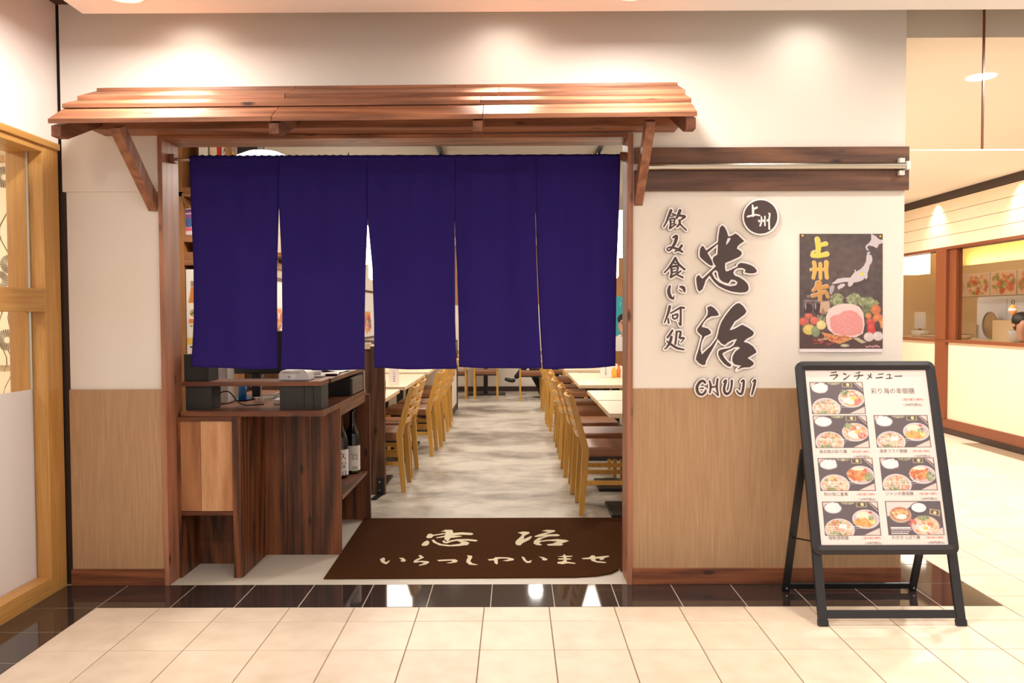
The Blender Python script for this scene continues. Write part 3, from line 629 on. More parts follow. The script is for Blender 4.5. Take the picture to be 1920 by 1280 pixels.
rom = [('letter C of the small roman name under the big kanji',[[(205,1005,14),(180,984,15),(140,1000,17),(108,1060,17),(120,1125,17),(165,1150,14),(205,1120,13),(212,1095,10)],[(140,1075,6),(180,1072,10)]]),
 ('letter H of the small roman name under the big kanji',[[(258,985,10),(272,1050,14),(262,1125,10)],[(355,962,12),(345,1050,13),(362,1160,9)],[(268,1062,10),(345,1050,10)],[(300,1105,5),(355,1152,9)]]),
 ('letter U of the small roman name under the big kanji',[[(425,1000,8),(455,980,13),(432,1080,15),(455,1138,16),(500,1120,13),(522,1050,12),(525,980,13)]]),
 ('letter J of the small roman name under the big kanji',[[(640,992,9),(668,982,13),(660,1080,14),(640,1140,14),(605,1130,11),(585,1100,8)]]),
 ('letter I of the small roman name under the big kanji',[[(775,995,6),(805,975,12),(790,1060,13),(765,1150,9)]])]
for lab,st in rom: sign('sign_letter', 'dark '+lab, K8, st, step=5, grow=18, group=G1)
# round sign
c = at(1380+650/14.22,360+665/14.22,-.01); rs = thing('round_sign','round dark wall sign with two white brush kanji and a white rim','sign',(c.x,-.001,c.z))
def disc(r,y0,y1): return MB().prism([(r*math.cos(2*PI*k/64),r*math.sin(2*PI*k/64)) for k in range(64)],'y',y0,y1)
r_o = 488/14.22*3.91/F
obj('body', disc(r_o,0,-.012), 'signedge', rs); obj('rim_plate', disc(r_o,-.012,-.013), 'signwhite', rs); obj('face_plate', disc(r_o*.905,-.013,-.0136), 'signdark', rs)
for nm_,st in (('character',[[(440,345,18),(452,440,30),(455,635,28)],[(460,460,26),(555,412,28)],[(312,652,26),(450,620,24),(520,605,22),(632,622,18)]]),
               ('character',[[(600,745,14),(622,790,18),(650,740,8)],[(672,660,18),(685,760,20),(645,895,24)],[(722,735,8),(735,785,16),(755,740,7)],[(772,648,20),(768,760,18),(772,890,20)],[(825,725,8),(838,775,16),(860,720,7)],[(880,570,20),(900,595,22),(882,760,20),(888,985,24)]])):
    gx,gy,d = field(st,(),(),8,60)
    def fm(u,v,y): p = at(1380+u/14.22,360+v/14.22,-.015); return (p.x-c.x,y,p.z-c.z)
    obj(nm_, plate(gx,gy,d,0,fm,-.0136,-.0144), 'signwhite', rs)
# ================================================================== NOREN
NY = .075
nr = thing('noren_curtain', 'navy blue five panel noren curtain hanging in the doorway', 'curtain', (0,NY,at(760,297,NY).z))
n0 = nr.location.copy()
SLIT = {525:362,690:392,853:402,1004:382}
def edge(pts, v, side):
    t0 = round(pts[0]); s0 = SLIT.get(t0)
    if s0 is None: return float(np.interp(v,[292,400,500,600,690],pts))
    return float(np.interp(v,[292,s0,s0+25,500,600,690],[t0+.5*side,t0+.5*side,t0-.5*side,pts[2],pts[3],pts[4]]))
panels = [((357,361,366,367,363),(524.7,523.5,521,521,523),(686,691)),((525.3,526.5,531,532,530),(689.7,688.5,686,684,684),(691,692)),
          ((690.3,691.5,698,701,701),(852.7,853,853.5,854,857),(689,691)),((853.3,854,857,860,861),(1003.7,1004.5,1006,1010,1015),(687,689)),((1004.3,1005.5,1007.5,1011.5,1017),(1163,1160,1156,1155,1154),(691,686))]
for ip,(L_,R_,bt) in enumerate(panels):
    nu,nv = 40,60; V = []; Fc = []
    for j in range(nv+1):
        tv = j/nv
        for i in range(nu+1):
            tu = i/nu; yb = bt[0]+(bt[1]-bt[0])*tu+2.0*math.sin(PI*tu); yt = 292+ (1.1*math.sin(i*1.9+ip*2)*(1 if tv==0 else 0))
            py = yt+(yb-yt)*tv; a = edge(L_,py,-1); b = edge(R_,py,1); px = a+(b-a)*tu
            f = .016*math.sin(tu*PI*3.1+ip*1.7+.5*tv)*(.15+.85*tv)+.006*math.sin(tu*PI*7+ip+1.3*tv)*math.exp(-2*tv)*min(1,6*tv)+.012*tv*math.sin(ip*2.1+1)
            if j>nv*.965: f += .0015
            if ip==3: f += .010*math.exp(-((tu-.72-.45*tv)/.035)**2)*max(0,1-2.6*tv)+.008*math.exp(-((tu-.60)/.03)**2)*max(0,1-3*tv)
            p = at(px,py,NY); V.append((p.x-n0.x, -f-.012, p.z-n0.z))
    for j in range(nv):
        for i in range(nu): k = j*(nu+1)+i; Fc.append((k,k+1,k+nu+2,k+nu+1))
    o = obj('panel', MB().add(V,Fc), 'noren', nr, smooth=True)
    s_ = o.modifiers.new('cloth','SOLIDIFY'); s_.thickness = .0015
xa,xb = at(357,297,NY).x,at(1163,297,NY).x
obj('top_hem', MB().tube([(xa-n0.x+ (xb-xa)*k/80, .002*math.sin(k*1.7), .0012*math.sin(k*2.3)+.001) for k in range(81)],.0165,10), 'noren', nr, smooth=True)
rd = thing('curtain_rod', 'thin brass coloured rod carrying the noren between the door jambs', 'rod', (0,NY,n0.z))
obj('rod', MB().tube([(OL+t_+.002,0,0),(OR-t_-.006,0,0)],.0085,12), 'steel', rd)
for x0,x1 in ((OL+t_,OL+t_+.03),(OR-t_-.034,OR-t_-.004)): obj('bracket', B(x0,x1,-.022,.022,-.018,.024), 'can_y', rd, bevel=.002)
# ================================================================== DOOR MAT
mf = atz(607,1086); mb_ = atz(683,973)
y0m,y1m = mf.y,mb_.y
def mat_z(x,y):
    q = max(0,(x-.36)/.2)*max(0,1-(y-y0m)/.22); return .02*min(1,q)**2
mt = thing('door_mat', 'brown entrance mat with white Japanese lettering inside the doorway', 'mat', (-.1,(y0m+y1m)/2,0))
mo = mt.location
out = [(mf.x,y0m),(.30,y0m+.012),(.42,y0m+.03),(.50,y0m+.07),(.545,y0m+.13),(.552,y0m+.2),(.552,.18),(.76,.20),(.76,y1m),(mb_.x,y1m)]
def in_poly(x,y): return float(sd_poly(np.array([x]),np.array([y]),out)[0])
m_ = MB(); top = []; N_ = len(out)
ring = []
for i in range(N_):
    a,b = out[i],out[(i+1)%N_]; k = max(1,int(math.hypot(b[0]-a[0],b[1]-a[1])/.03))
    ring += [(a[0]+(b[0]-a[0])*j/k,a[1]+(b[1]-a[1])*j/k) for j in range(k)]
inner = [(x,y) for x in np.arange(mf.x+.03,.76,.04) for y in np.arange(y0m+.03,y1m,.04) if in_poly(x,y)<-.02]
allp = ring+inner; n_ = len(ring)
r = geometry.delaunay_2d_cdt([Vector(p) for p in allp], [(i,(i+1)%n_) for i in range(n_)], [], 1, 1e-5)
TH = .007
m_.add([(p[0]-mo.x,p[1]-mo.y,mat_z(*p)+TH) for p in r[0]], [tuple(f) for f in r[2] if in_poly(sum(r[0][i][0] for i in f)/3,sum(r[0][i][1] for i in f)/3)<0])
m_.add([(p[0]-mo.x,p[1]-mo.y,mat_z(*p)+.0005) for p in ring]+[(p[0]-mo.x,p[1]-mo.y,mat_z(*p)+TH) for p in ring], [(i,(i+1)%n_,n_+(i+1)%n_,n_+i) for i in range(n_)])
obj('pile', m_, 'carpet', mt)
KA = (780,980,6.194); KB = (700,1030,4.174)
matl = [(KA,[[(118,165),(140,130),(175,125),(200,138),(335,118),(340,130),(205,150),(180,175),(135,180)],[(288,105),(340,80),(420,82),(432,105),(415,150),(385,200),(365,215),(330,190),(330,160),(345,110),(330,100)],[(415,118),(540,110),(650,118),(668,132),(640,142),(510,138),(420,150)],[(235,170),(330,150),(335,165),(240,180)],[(400,150),(520,150),(538,158),(480,168),(395,178)],[(180,200),(205,195),(240,225),(300,248),(400,258),(500,245),(530,230),(480,212),(500,205),(580,215),(622,235),(600,258),(500,270),(380,275),(270,262),(200,230)],[(305,210),(330,205),(345,222),(400,205),(480,190),(600,188),(700,198),(718,210),(690,218),(580,208),(470,210),(400,225),(360,240),(320,235)],[(62,255),(90,225),(130,205),(155,220),(150,250),(120,268),(75,270)]]),
 (KA,[[(1180,112),(1250,100),(1310,105),(1322,120),(1260,150),(1250,190),(1330,155),(1350,158),(1320,195),(1240,235),(1210,262),(1170,258),(1152,235),(1165,205),(1215,160),(1235,135)],[(1460,95),(1520,80),(1610,85),(1618,100),(1560,118),(1490,135),(1640,130),(1675,145),(1650,155),(1540,158),(1470,180),(1425,210),(1500,200),(1640,188),(1740,198),(1778,210),(1720,230),(1690,238),(1712,252),(1680,265),(1540,265),(1515,250),(1590,240),(1640,215),(1540,210),(1450,220),(1430,240),(1465,250),(1450,262),(1400,258),(1365,240),(1370,210),(1420,175),(1510,158),(1380,165),(1375,155),(1440,130),(1540,105)]]),
 (KB,[[(52,75),(80,62),(92,70),(88,92),(100,98),(130,83),(125,95),(105,115),(85,112),(60,98)],[(200,65),(235,65),(257,85),(240,97),(210,92),(222,82)]]),
 (KB,[[(352,48),(368,42),(398,62),(360,80),(340,90),(385,88),(430,92),(438,102),(410,118),(360,127),(355,122),(400,105),(370,98),(325,104),(312,98),(325,82),(368,62)]]),
 (KB,[[(500,82),(560,78),(640,76),(662,88),(650,100),(600,108),(570,106),(620,95),(610,87),(550,90),(510,92)]]),
 (KB,[[(732,45),(770,48),(775,60),(758,90),(775,108),(822,118),(790,122),(750,118),(727,98),(730,80),(742,60)]]),
 (KB,[[(895,77),(940,72),(955,60),(1000,60),(1060,62),(1100,72),(1098,84),(1050,92),(1010,88),(1050,80),(1060,72),(1000,70),(972,75),(975,105),(968,118),(948,105),(945,85),(905,86)]]),
 (KB,[[(1158,55),(1180,60),(1200,88),(1215,92),(1240,82),(1232,103),(1200,105),(1175,85)],[(1292,55),(1330,60),(1365,75),(1350,87),(1320,82),(1325,72)]]),
 (KB,[[(1440,55),(1485,50),(1488,38),(1500,38),(1505,48),(1560,50),(1555,56),(1510,60),(1512,68),(1550,72),(1548,78),(1512,80),(1515,95),(1582,105),(1580,112),(1515,108),(1480,115),(1442,110),(1440,98),(1480,92),(1495,80),(1448,78),(1445,70),(1490,68),(1488,60)]]),
 (KB,[[(1630,68),(1690,62),(1710,45),(1735,48),(1735,58),(1800,52),(1840,48),(1848,55),(1810,65),(1800,80),(1770,82),(1775,70),(1735,72),(1745,90),(1800,95),(1825,100),(1815,106),(1750,102),(1710,90),(1700,75),(1640,75)]])]
for (ox,oy,sc_),polys in matl:
    mb2 = MB()
    for i,p in enumerate(polys):
        Q = [atz(ox+a/sc_,oy+b/sc_,TH) for a,b in p]
        tri = geometry.tessellate_polygon([[Vector((q.x,q.y,0)) for q in Q]])
        mb2.add([(q.x-mo.x,q.y-mo.y,mat_z(q.x,q.y)+TH+.0006+.0001*i) for q in Q], tri)
    obj('lettering', mb2, 'carpetw', mt)
# ================================================================== POSTER
PC = (1480,420,5.12)
pl = at(1480+98/5.12,420+1225/5.12,-.004)
ps = thing('beef_poster', 'dark poster with a raw beef cut, vegetables, gold kanji and a pale map', 'poster', (pl.x,-.003,pl.z))
cv = Canvas(98,93,896,1228,2.6,(66,54,52))
n_ = RNG.normal(0,1,(60,45)); n_ = np.kron(n_,np.ones((cv.m//60+1,cv.n//45+1)))[:cv.m,:cv.n]
for _ in range(8): n_ = (n_+np.roll(n_,3,0)+np.roll(n_,-3,0)+np.roll(n_,3,1)+np.roll(n_,-3,1))/5
cv.a += n_[...,None]*14
for k in range(9): cv.ell(500+k*8,330,330-30*k,260-24*k,(92,76,72),.06,0,20)
cv.poly([(98,1030),(896,1000),(896,1195),(98,1195)],(70,42,36),.8,8)
mapc = (206,196,200)
for p in ([(405,570),(440,545),(460,525),(520,515),(585,513),(610,480),(630,455),(620,440),(635,435),(640,455),(680,435),(715,400),(735,360),(740,310),(745,285),(765,290),(790,300),(798,340),(790,370),(770,395),(765,430),(750,470),(752,510),(735,535),(728,515),(700,540),(660,555),(620,560),(600,590),(575,603),(560,585),(565,555),(530,555),(480,565),(430,575)],[(460,600),(490,575),(530,570),(535,590),(510,610),(470,628)],[(785,93),(830,115),(870,150),(898,150),(898,180),(860,195),(840,232),(800,212),(760,205),(745,225),(765,250),(745,255),(730,225),(735,205),(765,180),(785,150)],[(745,270),(775,265),(775,285),(748,285)]): cv.poly(p,mapc)
cv.poly([(385,600),(420,580),(435,600),(425,640),(400,680),(385,660)],mapc,.7)
cv.ell(697,478,18,14,(212,220,40)); cv.ell(775,398,8,5,(190,80,80))
# vegetables and beef
leaf = [(120,132,84),(150,158,110),(96,112,70),(170,176,134)]
cv.blobs(455,725,60,55,leaf,120,14); cv.blobs(620,720,60,50,leaf,90,22); cv.blobs(740,745,70,35,leaf,70,22); cv.blobs(800,770,60,30,leaf,40,18); cv.blobs(740,830,45,60,[(80,90,60),(110,120,76)],70,12); cv.blobs(310,905,35,30,leaf,40,9)
for gx_0 in (180,275):
    cv.ell(gx_0,800,52,75,(120,96,98),.55); cv.ell(gx_0,815,44,56,(42,22,30),.95); cv.ell(gx_0-24,790,6,30,(220,205,210),.7); cv.stroke([(gx_0,872,4),(gx_0,985,4)],(190,170,170),.7); cv.stroke([(gx_0-48,735,3),(gx_0+48,735,3)],(190,170,170),.7)
cv.poly([(300,745),(385,735),(390,820),(330,865),(290,850)],(196,160,130)); cv.poly([(320,800),(355,865),(300,860)],(150,110,80))
cv.poly([(350,890),(375,820),(430,785),(510,762),(600,765),(670,790),(710,850),(722,960),(705,1050),(640,1085),(540,1085),(430,1060),(370,1010),(352,940)],(240,206,198))
cv.poly([(390,900),(430,875),(480,865),(520,835),(590,825),(650,850),(700,910),(708,980),(690,1050),(600,1072),(500,1065),(420,1040),(392,980)],(226,140,134),1,3)
for _ in range(230):
    a = random.uniform(0,2*PI); q = math.sqrt(random.random()); x = 550+q*150*math.cos(a); y = 955+q*98*math.sin(a)
    cv.stroke([(x,y,1.2),(x+random.uniform(-16,16),y+random.uniform(-12,12),.8)],(246,190,182),.6)
cv.poly([(300,1035),(420,1060),(600,1090),(600,1105),(480,1150),(380,1120)],(216,140,74)); cv.blobs(450,1090,120,25,[(230,160,90),(190,104,60),(170,60,50)],90,8)
cv.poly([(600,1090),(660,1090),(740,1135),(690,1145)],(196,180,140)); cv.poly([(260,1110),(330,1095),(380,1100),(300,1125)],(180,176,130))
for x,y,rx,ry,c_ in ((135,935,42,40,(206,84,66)),(238,925,40,38,(214,92,72)),(185,880,40,26,(200,90,74)),(190,1012,62,50,(216,190,92)),(252,1030,40,54,(122,140,98)),(306,968,46,44,(230,206,130)),(830,822,48,48,(200,104,56)),(850,905,50,46,(208,112,58)),(776,935,40,34,(190,70,52)),(760,880,30,26,(206,120,60)),(890,960,25,40,(214,140,80)),(790,1000,44,62,(206,54,44)),(845,980,26,50,(60,40,40)),(762,1082,50,44,(226,206,202)),(850,1075,50,44,(230,212,206)),(530,1165,42,14,(200,190,150))):
    cv.ell(x,y,rx,ry,c_,1,0,4); cv.ell(x-rx*.25,y-ry*.3,rx*.4,ry*.35,tuple(min(255,q+36) for q in c_),.6,0,10)
for x,y in ((762,1082),(850,1075)):
    for k in (-20,0,20): cv.stroke([(x+k,y+35,2),(x+k*.4,y-35,2)],(190,160,160),.6)
for _ in range(14): x = random.uniform(220,420); y = random.uniform(1090,1160); cv.stroke([(x,y,5),(x+random.uniform(20,50),y+random.uniform(-14,14),3)],(190,50,44),.9)
cv.stroke([(725,1165,3),(745,1180,6),(770,1168,5),(800,1182,5),(830,1165,6),(870,1178,4)],(222,160,164),.8)
cv.stroke([(735,1185,3),(800,1170,4),(860,1182,4)],(222,160,164),.8)
cv.ell(181,692,10,10,(190,180,180)); cv.ell(181,692,6,6,(66,54,52))
gold = [(222,206,72),(218,170,64),(196,136,62)]
for gcol,sts in zip(gold,([[(270,148,26),(280,215,26),(275,295,20)],[(290,205,16),(352,190,22)],[(222,280,14),(240,262,10),(262,262,6)],[(226,302,22),(285,305,20),(362,288,24)]],
   [[(240,372,20),(248,440,18),(232,518,16)],[(300,385,18),(300,450,16),(300,520,16)],[(358,370,22),(356,450,18),(362,515,18)],[(210,440,14),(228,430,10)],[(272,440,12),(285,425,8)],[(325,440,12),(340,425,8)]],
   [[(268,565,18),(258,605,16),(230,640,14)],[(292,560,20),(296,650,20),(298,728,18)],[(240,628,14),(300,612,16),(362,598,20)],[(222,690,18),(300,668,16),(350,650,16),(372,700,16)]])):
    for dx,col in ((-3,(250,240,220)),(0,gcol)):
        for st in sts: cv.stroke([(x+dx,y+dx,r) for x,y,r in st],col)
cv.a = cv.a*.84+np.array((196,172,168))*.16  # pale haze blended into all the poster colours
cv.rect(90,1196,910,1240,(240,228,226)); cv.rect(350,1203,650,1208,(190,180,180),.7)
def pm(u,v):
    p = at(PC[0]+u/5.12,PC[1]+v/5.12,-.004); b = .004*math.sin((u-98)/798*PI)*max(0,(v-900)/330); return (p.x-pl.x,-.0015-b,p.z-pl.z)
cv.obj('print', pm, ps)
c4 = [pm(98,1228),pm(896,1228),pm(896,93),pm(98,93)]
obj('sheet', MB().add([(a[0],-.0006,a[2]) for a in c4]+[(a[0],.001,a[2]) for a in c4],[(0,1,2,3),(4,5,6,7),(0,1,5,4),(1,2,6,5),(2,3,7,6),(3,0,4,7)]), 'paper', ps)
for u,v in ((124,112),(868,118)): a = pm(u,v); obj('push_pin', MB().prism([(a[0]+.0052*math.cos(k*PI/8),a[2]+.0052*math.sin(k*PI/8)) for k in range(16)],'y',-.008,-.001), 'yellow', ps, bevel=.001)
# ================================================================== A-FRAME MENU BOARD
yb0 = YD(3.362); lean = math.atan2(.318,1.127)
mb0 = thing('menu_board', 'black A frame lunch menu stand on the floor at the right of the shop', 'sign stand', (1.629,yb0,0))
nrm = Vector((0,-math.cos(lean),math.sin(lean))); upv = Vector((0,math.sin(lean),math.cos(lean)))
base = Vector((1.629,yb0,0))
def bd(u,s,n=0): return Vector((u,0,0))+upv*s+nrm*n          # local point of the leaning front
def pix(px,py):
    v = ray(px,py); t = (base-CAM).dot(nrm)/v.dot(nrm); p = CAM+v*t-base; return p.x, p.dot(upv)
uL,uR = -.3225,.3225; s0b = .290/math.cos(lean); s1b = 1.127/math.cos(lean)
def bbox(u0,u1,s0,s1,n0,n1): return MB().hexa([bd(u,s,n) for n in (n0,n1) for u,s in ((u0,s0),(u1,s0),(u1,s1),(u0,s1))])
fwid = .042
# frame with rounded corners as one moulding per side
def rr(u0,u1,s0,s1,r,k=6):
    P = []
    for cx,cy,a0 in ((u1-r,s1-r,0),(u0+r,s1-r,90),(u0+r,s0+r,180),(u1-r,s0+r,270)):
        P += [(cx+r*math.cos(math.radians(a0+90*i/k)),cy+r*math.sin(math.radians(a0+90*i/k))) for i in range(k+1)]
    return P
Po = rr(uL,uR,s0b,s1b,.034); Pi = rr(uL+fwid,uR-fwid,s0b+fwid,s1b-fwid,.004)
n_ = len(Po)
def frame_side(i0,i1):
    mbf = MB(); idx = [(i0+i)%n_ for i in range((i1-i0)%n_+1)]; V = []
    for i in idx:
        o_,q_ = Po[i],Pi[i]; mid = ((o_[0]+q_[0])/2,(o_[1]+q_[1])/2)
        V += [bd(*o_,-.012),bd(*o_,.006),bd(*mid,.013),bd(*q_,.004),bd(*q_,-.012)]
    Fc = []
    for a in range(len(idx)-1):
        for b in range(5): Fc.append((a*5+b,a*5+(b+1)%5,(a+1)*5+(b+1)%5,(a+1)*5+b))
    Fc += [(4,3,2,1,0),tuple((len(idx)-1)*5+b for b in range(5))]
    return mbf.add(V,Fc)
q = 7
for name,i0,i1 in (('top_frame_bar',3,q+3),('side_frame_bar',q+3,2*q+3),('bottom_frame_bar',2*q+3,3*q+3),('side_frame_bar',3*q+3,n_+3)):
    obj(name, frame_side(i0%n_,i1%n_), 'frame', mb0, bevel=.0006)
obj('back_panel', bbox(uL+.02,uR-.02,s0b+.02,s1b-.02,-.011,-.004), 'black', mb0)
for u in (uL+.004,uR-.044): obj('front_leg', bbox(u,u+.04,.004,s0b+.03,-.024,-.006), 'frame', mb0, bevel=.003)
for u in (uL+.004,uR-.044): obj('leg_foot', bbox(u-.001,u+.041,0.0045,.03,-.026,-.004), 'black', mb0)
obj('front_crossbar', bbox(uL+.044,uR-.044,.035,.07,-.02,-.008), 'frame', mb0, bevel=.002)
pr0 = Vector((0,YD(3.815)-yb0,0.002)); pr1 = bd(0,.745,-.028)
rd_ = (pr1-pr0).normalized(); rn = Vector((0,rd_.z,-rd_.y))
for u in (uL-.006,uR-.034):
    P = [Vector((uu,0,0))+pr0+rd_*s+rn*n for n in (-.008,.008) for uu,s in ((u,0),(u+.034,0),(u+.034,.765),(u,.765))]
    obj('rear_leg', MB().hexa(P), 'black', mb0, bevel=.002)
    a = Vector((u+.017,0,0))+pr0+rd_*.02+rn*-.009
    obj('leg_bolt', MB().prism([(a.x+.005*math.cos(k*PI/5),a.z+.005*math.sin(k*PI/5)) for k in range(10)],'y',a.y-.004,a.y), 'steel', mb0)
    obj('stay', MB().tube([Vector((u+.016,0,0))+pr0+rd_*.30, Vector((u+.016,0,0))+bd(0,.36,-.018)],.004,6), 'black', mb0)
P = [Vector((uu,0,0))+pr0+rd_*s+rn*n for n in (-.006,.006) for uu,s in ((uL+.02,.012),(uR-.02,.012),(uR-.02,.042),(uL+.02,.042))]
obj('rear_crossbar', MB().hexa(P), 'black', mb0, bevel=.002)
u0p,u1p,s0p,s1p = uL+fwid-.004,uR-fwid+.004,s0b+fwid-.004,s1b-fwid+.004
cv = Canvas(u0p,-s1p,u1p,-s0p,.00165,(238,222,214))
def photo(pts, kind):
    q = [pix(*p) for p in pts]; x0 = (q[0][0]+q[3][0])/2; x1 = (q[1][0]+q[2][0])/2; y0 = -(q[0][1]+q[1][1])/2; y1 = -(q[2][1]+q[3][1])/2
    w,h = x1-x0,y1-y0; X = lambda a: x0+a*w; Y = lambda b: y0+b*h; cl_ = (x0+.004,y0+.004,x1-.004,y1-.004)
    e = lambda a,b,rx,ry,c,al=1,rot=0,soft=1.5: cv.ell(X(a),Y(b),rx*w,ry*h,c,al,rot,soft,cl_)
    bl = lambda a,b,rx,ry,cols,n,s: cv.blobs(X(a),Y(b),rx*w,ry*h,cols,n,s*w,cl_)
    cv.rect(x0,y0,x1,y1,(62,52,50)); cv.rect(x0+.0022,y0+.0022,x1-.0022,y1-.0022,(76,64,70))
    pk = (236,200,190); warm = [(226,150,96),(214,120,80),(240,190,130),(200,96,70),(236,210,150)]; grn = [(120,140,84),(150,166,110),(90,110,74)]
    cv.poly([(X(.7),Y(.99)),(X(.99),Y(.78)),(X(.99),Y(.99))],pk)
    if kind!='udon':
        cv.poly([(X(.86),Y(.01)),(X(.99),Y(.01)),(X(.99),Y(.2))],pk); cv.stroke([(X(.84),Y(.02),.0012),(X(.99),Y(.28),.0012)],(230,200,190))
        cv.poly([(X(.012),Y(.015)),(X(.14),Y(.015)),(X(.012),Y(.16))],pk)
        e(.185,.19,.168,.18,(96,84,88)); e(.185,.19,.15,.15,(234,222,224)); bl(.185,.17,.13,.11,[(246,238,238),(236,226,228)],40,.045)
        e(.46,.0,.13,.085,(150,140,120)); bl(.46,0,.1,.06,grn+[(220,190,170)],20,.02)
        cv.rect(X(.61),Y(.02),X(.8),Y(.16),(176,160,130)); cv.rect(X(.625),Y(.03),X(.785),Y(.14),(70,62,46)); e(.72,.08,.03,.05,(240,210,150))
        e(.76,.52,.245,.285,(236,226,226)); e(.76,.52,.225,.26,(196,176,180) if kind!='egg' else (196,160,140))
        if kind=='egg':
            bl(.76,.52,.2,.22,warm+[(246,222,216)]*3,110,.03); bl(.64,.33,.08,.08,grn,30,.02); e(.74,.58,.13,.12,(250,236,230),.85); e(.8,.52,.05,.055,(244,200,80)); bl(.88,.6,.07,.12,[(214,90,80),(230,120,100)],24,.025)
        elif kind=='kara':
            bl(.7,.5,.17,.18,[(224,132,64),(206,104,50),(240,164,96),(190,86,44)],80,.035); bl(.9,.58,.07,.13,grn,40,.02); e(.84,.36,.04,.04,(214,70,60)); e(.72,.33,.12,.05,(240,226,200))
        else:
            e(.72,.42,.13,.13,(240,226,196)); bl(.72,.62,.17,.1,[(226,150,60),(236,170,84),(204,120,50)],60,.03); e(.87,.58,.05,.11,(246,216,120),1,-.6); e(.85,.32,.035,.035,(214,70,60)); bl(.85,.48,.05,.08,grn,20,.015)
        if kind in ('egg2','plate'): pass
        e(.27,.83,.265,.33,(232,222,222)); e(.27,.83,.245,.305,(200,178,170)); bl(.27,.83,.22,.27,warm+[(246,220,200)]*2+grn[:1],110,.028); bl(.2,.95,.1,.06,grn,24,.02)
        if kind=='tofu' or kind=='cro': cv.rect(X(.27),Y(.66),X(.4),Y(.78),(250,240,230))
        for k,(ww,th) in enumerate(((.62,.012),(.66,.007),(.5,.006),(.44,.008))):
            yy = .735+.055*k; xx = .06
            while xx<.06+ww: seg = random.uniform(.015,.05); cv.stroke([(X(xx),Y(yy),th*w*.5),(X(min(xx+seg,.06+ww)),Y(yy),th*w*.5)],(250,240,240),.85); xx += seg+random.uniform(.008,.02)
    else:
        cv.poly([(X(.012),Y(.015)),(X(.6),Y(.015)),(X(.3),Y(.3)),(X(.012),Y(.45))],(230,210,204))
        e(.25,.4,.2,.24,(190,160,140)); e(.25,.38,.175,.2,(180,110,70)); bl(.25,.38,.13,.14,[(240,190,120),(226,150,90),(246,214,160)],50,.025); e(.27,.46,.09,.08,(250,232,228))
        e(.6,.2,.155,.17,(60,52,60)); e(.6,.19,.135,.14,(246,240,242)); bl(.6,.17,.12,.1,[(252,246,246),(238,228,232)],34,.02)
        cv.poly([(X(.8),Y(.22)),(X(.98),Y(.27)),(X(.96),Y(.45)),(X(.78),Y(.38))],(190,170,130)); cv.poly([(X(.82),Y(.25)),(X(.96),Y(.29)),(X(.94),Y(.42)),(X(.8),Y(.36))],(80,66,44)); e(.88,.34,.03,.05,(236,206,150))
        e(.68,.74,.255,.31,(206,180,164)); bl(.68,.74,.22,.27,warm+[(246,214,200)]*3,110,.03); bl(.66,.5,.1,.07,grn,34,.02); e(.66,.8,.11,.11,(250,234,226),.85); e(.68,.8,.045,.05,(244,196,84)); bl(.45,.62,.06,.1,[(206,90,76)],20,.02)
        for k,(ww,th) in enumerate(((.34,.03),(.36,.012),(.32,.012),(.3,.018))):
            yy = .79+.055*k; xx = .06
            while xx<.06+ww: seg = random.uniform(.015,.04); cv.stroke([(X(xx),Y(yy),th*w*.5),(X(min(xx+seg,.06+ww)),Y(yy),th*w*.5)],(250,240,240),.9); xx += seg+random.uniform(.008,.02)
    for a,b,c_,d_ in ((x0,y0,x1,y0),(x1,y0,x1,y1),(x1,y1,x0,y1),(x0,y1,x0,y0)): cv.stroke([(a,b,.0011),(c_,d_,.0011)],(60,50,48))
    return x0,y0,x1,y1
ph = [photo(((1517,717),(1617,716),(1623,775),(1524,776)),'egg'),photo(((1524,780),(1624,778),(1631,838),(1530,840)),'egg'),photo(((1638,779),(1738,778),(1746,837),(1645,839)),'cro'),
 photo(((1533,859),(1635,859),(1642,919),(1539,920)),'kara'),photo(((1649,858),(1750,858),(1758,918),(1656,919)),'kara'),photo(((1541,940.5),(1645,940.5),(1652,1003),(1548,1004)),'cro'),photo(((1659,940),(1762,939),(1771,1002),(1667,1003)),'udon')]
cv.a = cv.a*.84+np.array((226,206,200))*.16  # hazy reflection of the cover film mixed into the sheet's colours
sheet = cv.obj('menu_sheet', lambda u,v: bd(u,-v,.0), mb0, 'printg')
M['ink'] = plain('menu_ink', (78,68,66), .6); M['ink2'] = plain('menu_ink_light', (112,98,94), .6); M['inkred'] = plain('menu_ink_red', (216,86,68), .6)
def btext(body, px, py, hgt, mat, align='LEFT', wide=1.0, name='lettering'):
    u,s = pix(px,py); k = hgt*3.58/F/.72
    text(name, body, k, mat, sheet, lambda x,y: bd(u+x,s+y,.0006), align, 0, wide)
# title drawn as brush katakana
TK = (1500,680,7.53)
title = [[(440,140,7),(510,130,9)],[(425,180,7),(525,170,10),(505,205,8),(465,235,5)],[(610,148,7),(645,165,10)],[(620,232,11),(660,210,8),(705,168,4)],[(845,128,7),(785,150,5)],[(765,188,7),(885,176,9)],[(832,150,7),(828,200,8),(798,235,6)],[(1000,155,8),(990,190,8),(945,232,5)],[(960,170,6),(1010,212,8)],[(1105,162,6),(1175,155,7)],[(1070,214,7),(1160,205,9)],[(1225,170,5),(1270,166,7),(1262,215,7)],[(1215,222,6),(1295,215,8)],[(1335,190,6),(1435,186,8)]]
def tm(a,b,y): u,s = pix(TK[0]+a/TK[2],TK[1]+b/TK[2]); return bd(u,s,y)
for ch in ((0,1),(2,3),(4,5,6),(7,8),(9,10),(11,12),(13,)):
    gx,gy,d = field([title[i] for i in ch],(),(),4,40)
    obj('title_lettering', plate(gx,gy,d,0,tm,0,.0008,False), 'ink', sheet)
btext('彩り海の幸御膳',1633,737,8.6,'ink2')
